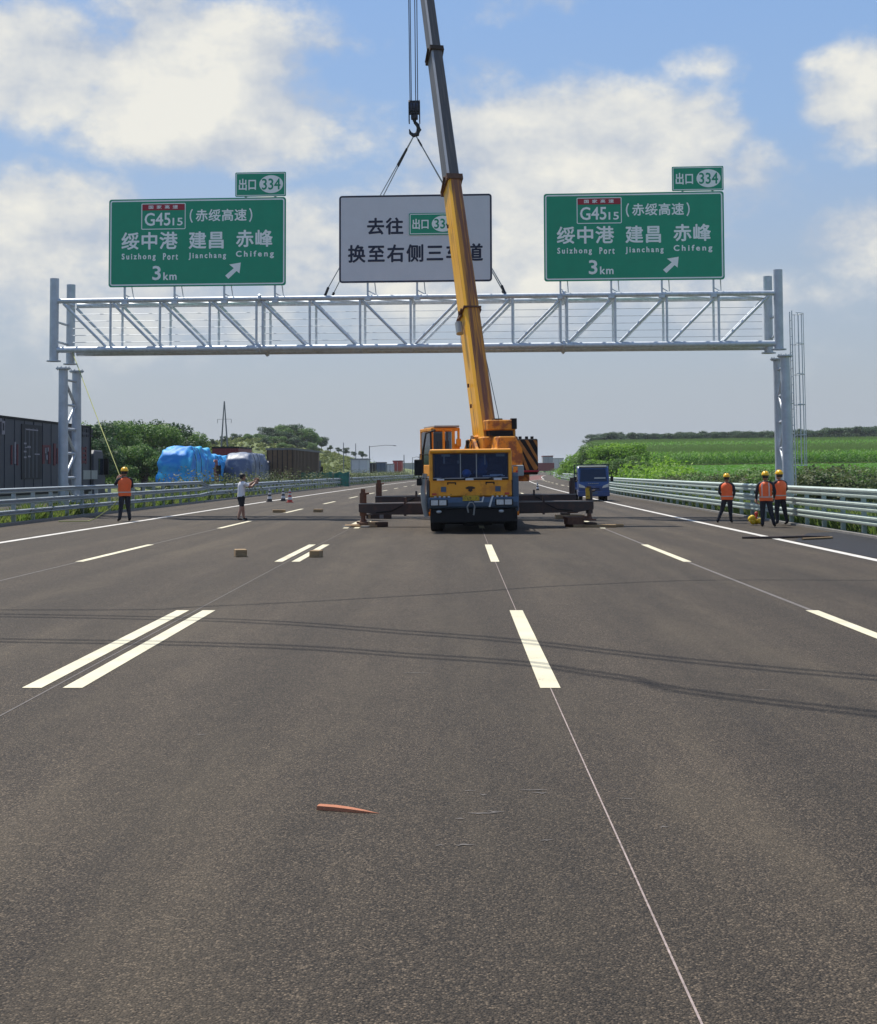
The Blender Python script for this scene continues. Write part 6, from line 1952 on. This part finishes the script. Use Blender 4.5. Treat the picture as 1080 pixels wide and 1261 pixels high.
# shrubs behind the right rail: separate bushes
SH = [bush_mesh('foliage', [(rng.normal(0, .35), rng.normal(0, .35), .45 + rng.random() * .5, .42, .42, .42) for _ in range(6)], 2600, .045, m) for m in ('shrub', 'shrub', 'tree', 'shrub')]
G = 'dull green shrubs behind the right guard rail'
for i in range(86):
    px = 798 + i * 3.5 + random.uniform(-3, 3); D = random.uniform(62, 112)
    if px > 1090: px = 1000 + random.random() * 90
    pt = interp(px, [(790, 583), (850, 578), (880, 582), (930, 576), (1000, 573), (1080, 571)]) + random.uniform(-1, 9)
    p = at(px, pt, D); gz = ground_z(p.x, D)
    if p.x < right_edge(D) + cv(D) + 2: p.x = right_edge(D) + cv(D) + 2 + random.random() * 2
    o = link_mesh('shrub', random.choice(SH), None, (p.x, D, gz - .05), (0, 0, random.random() * 6)); hh = max(.7, (p.z - gz)) / 1.3; o.scale = (hh * 1.15, hh * 1.15, hh)
    tag(o, 'olive green shrub growing behind the right guard rail', 'shrub', G)


def blades(name, label, fn, n, h, w, m='weed', cat='grass'):
    X = np.empty(n); Y = np.empty(n)
    for i in range(n): X[i], Y[i] = fn(rng.random(), rng.random())
    Z = np.array([ground_z(a, c) for a, c in zip(X, Y)])
    t = rng.random(n) * 6.283; hh = h * (.5 + .9 * rng.random(n)) * (.6 + .5 * np.sin(X * 1.7 + Y * .6) ** 2)
    U = np.stack([np.cos(t) * hh * .35, np.sin(t) * hh * .35, hh * .5], 1); V = np.stack([-np.sin(t), np.cos(t), np.zeros(n)], 1) * w
    P = np.stack([X, Y, Z], 1) + U * .9
    tag(link_mesh(name, quads_mesh(name, P, U, V, LEAF[m])), label, cat, kind='stuff')


blades('verge_weeds', 'lush green weeds under the right guard rail', lambda u, v: (right_edge(30 + 80 * v) + cv(30 + 80 * v) + .35 + 3.2 * u, 30 + 80 * v), 26000, .75, .035)
blades('verge_weeds', 'bright weeds and rough grass behind the left guard rail', lambda u, v: (cv(34 + 60 * v) - 14.0 - 2.4 * u, 34 + 60 * v), 20000, .62, .035)
blades('verge_grass', 'rough grass running on along both far verges', lambda u, v: ((cv(95 + 190 * v) + (right_edge(95 + 190 * v) + .5 + 2.5 * u if u > .5 else -14.2 - 2.5 * u * 2)), 95 + 190 * v), 22000, .6, .07)

# ------------------------------------------------------------------ the air
hz = bpy.data.materials.new('haze'); hz.use_nodes = True
hz.node_tree.nodes.clear()
ho = N(hz.node_tree, 'ShaderNodeOutputMaterial'); hv = N(hz.node_tree, 'ShaderNodeVolumePrincipled')
hv.inputs['Color'].default_value = (.86, .92, 1.0, 1); hv.inputs['Density'].default_value = .00013; hv.inputs['Anisotropy'].default_value = .2
hz.node_tree.links.new(hv.outputs[0], ho.inputs['Volume'])
b = MB(); b.b2((-2600, -70, -3), (2900, 5100, 40))
tag(b.build('haze', hz), 'thin pale summer haze over the road and fields', 'haze', kind='stuff')
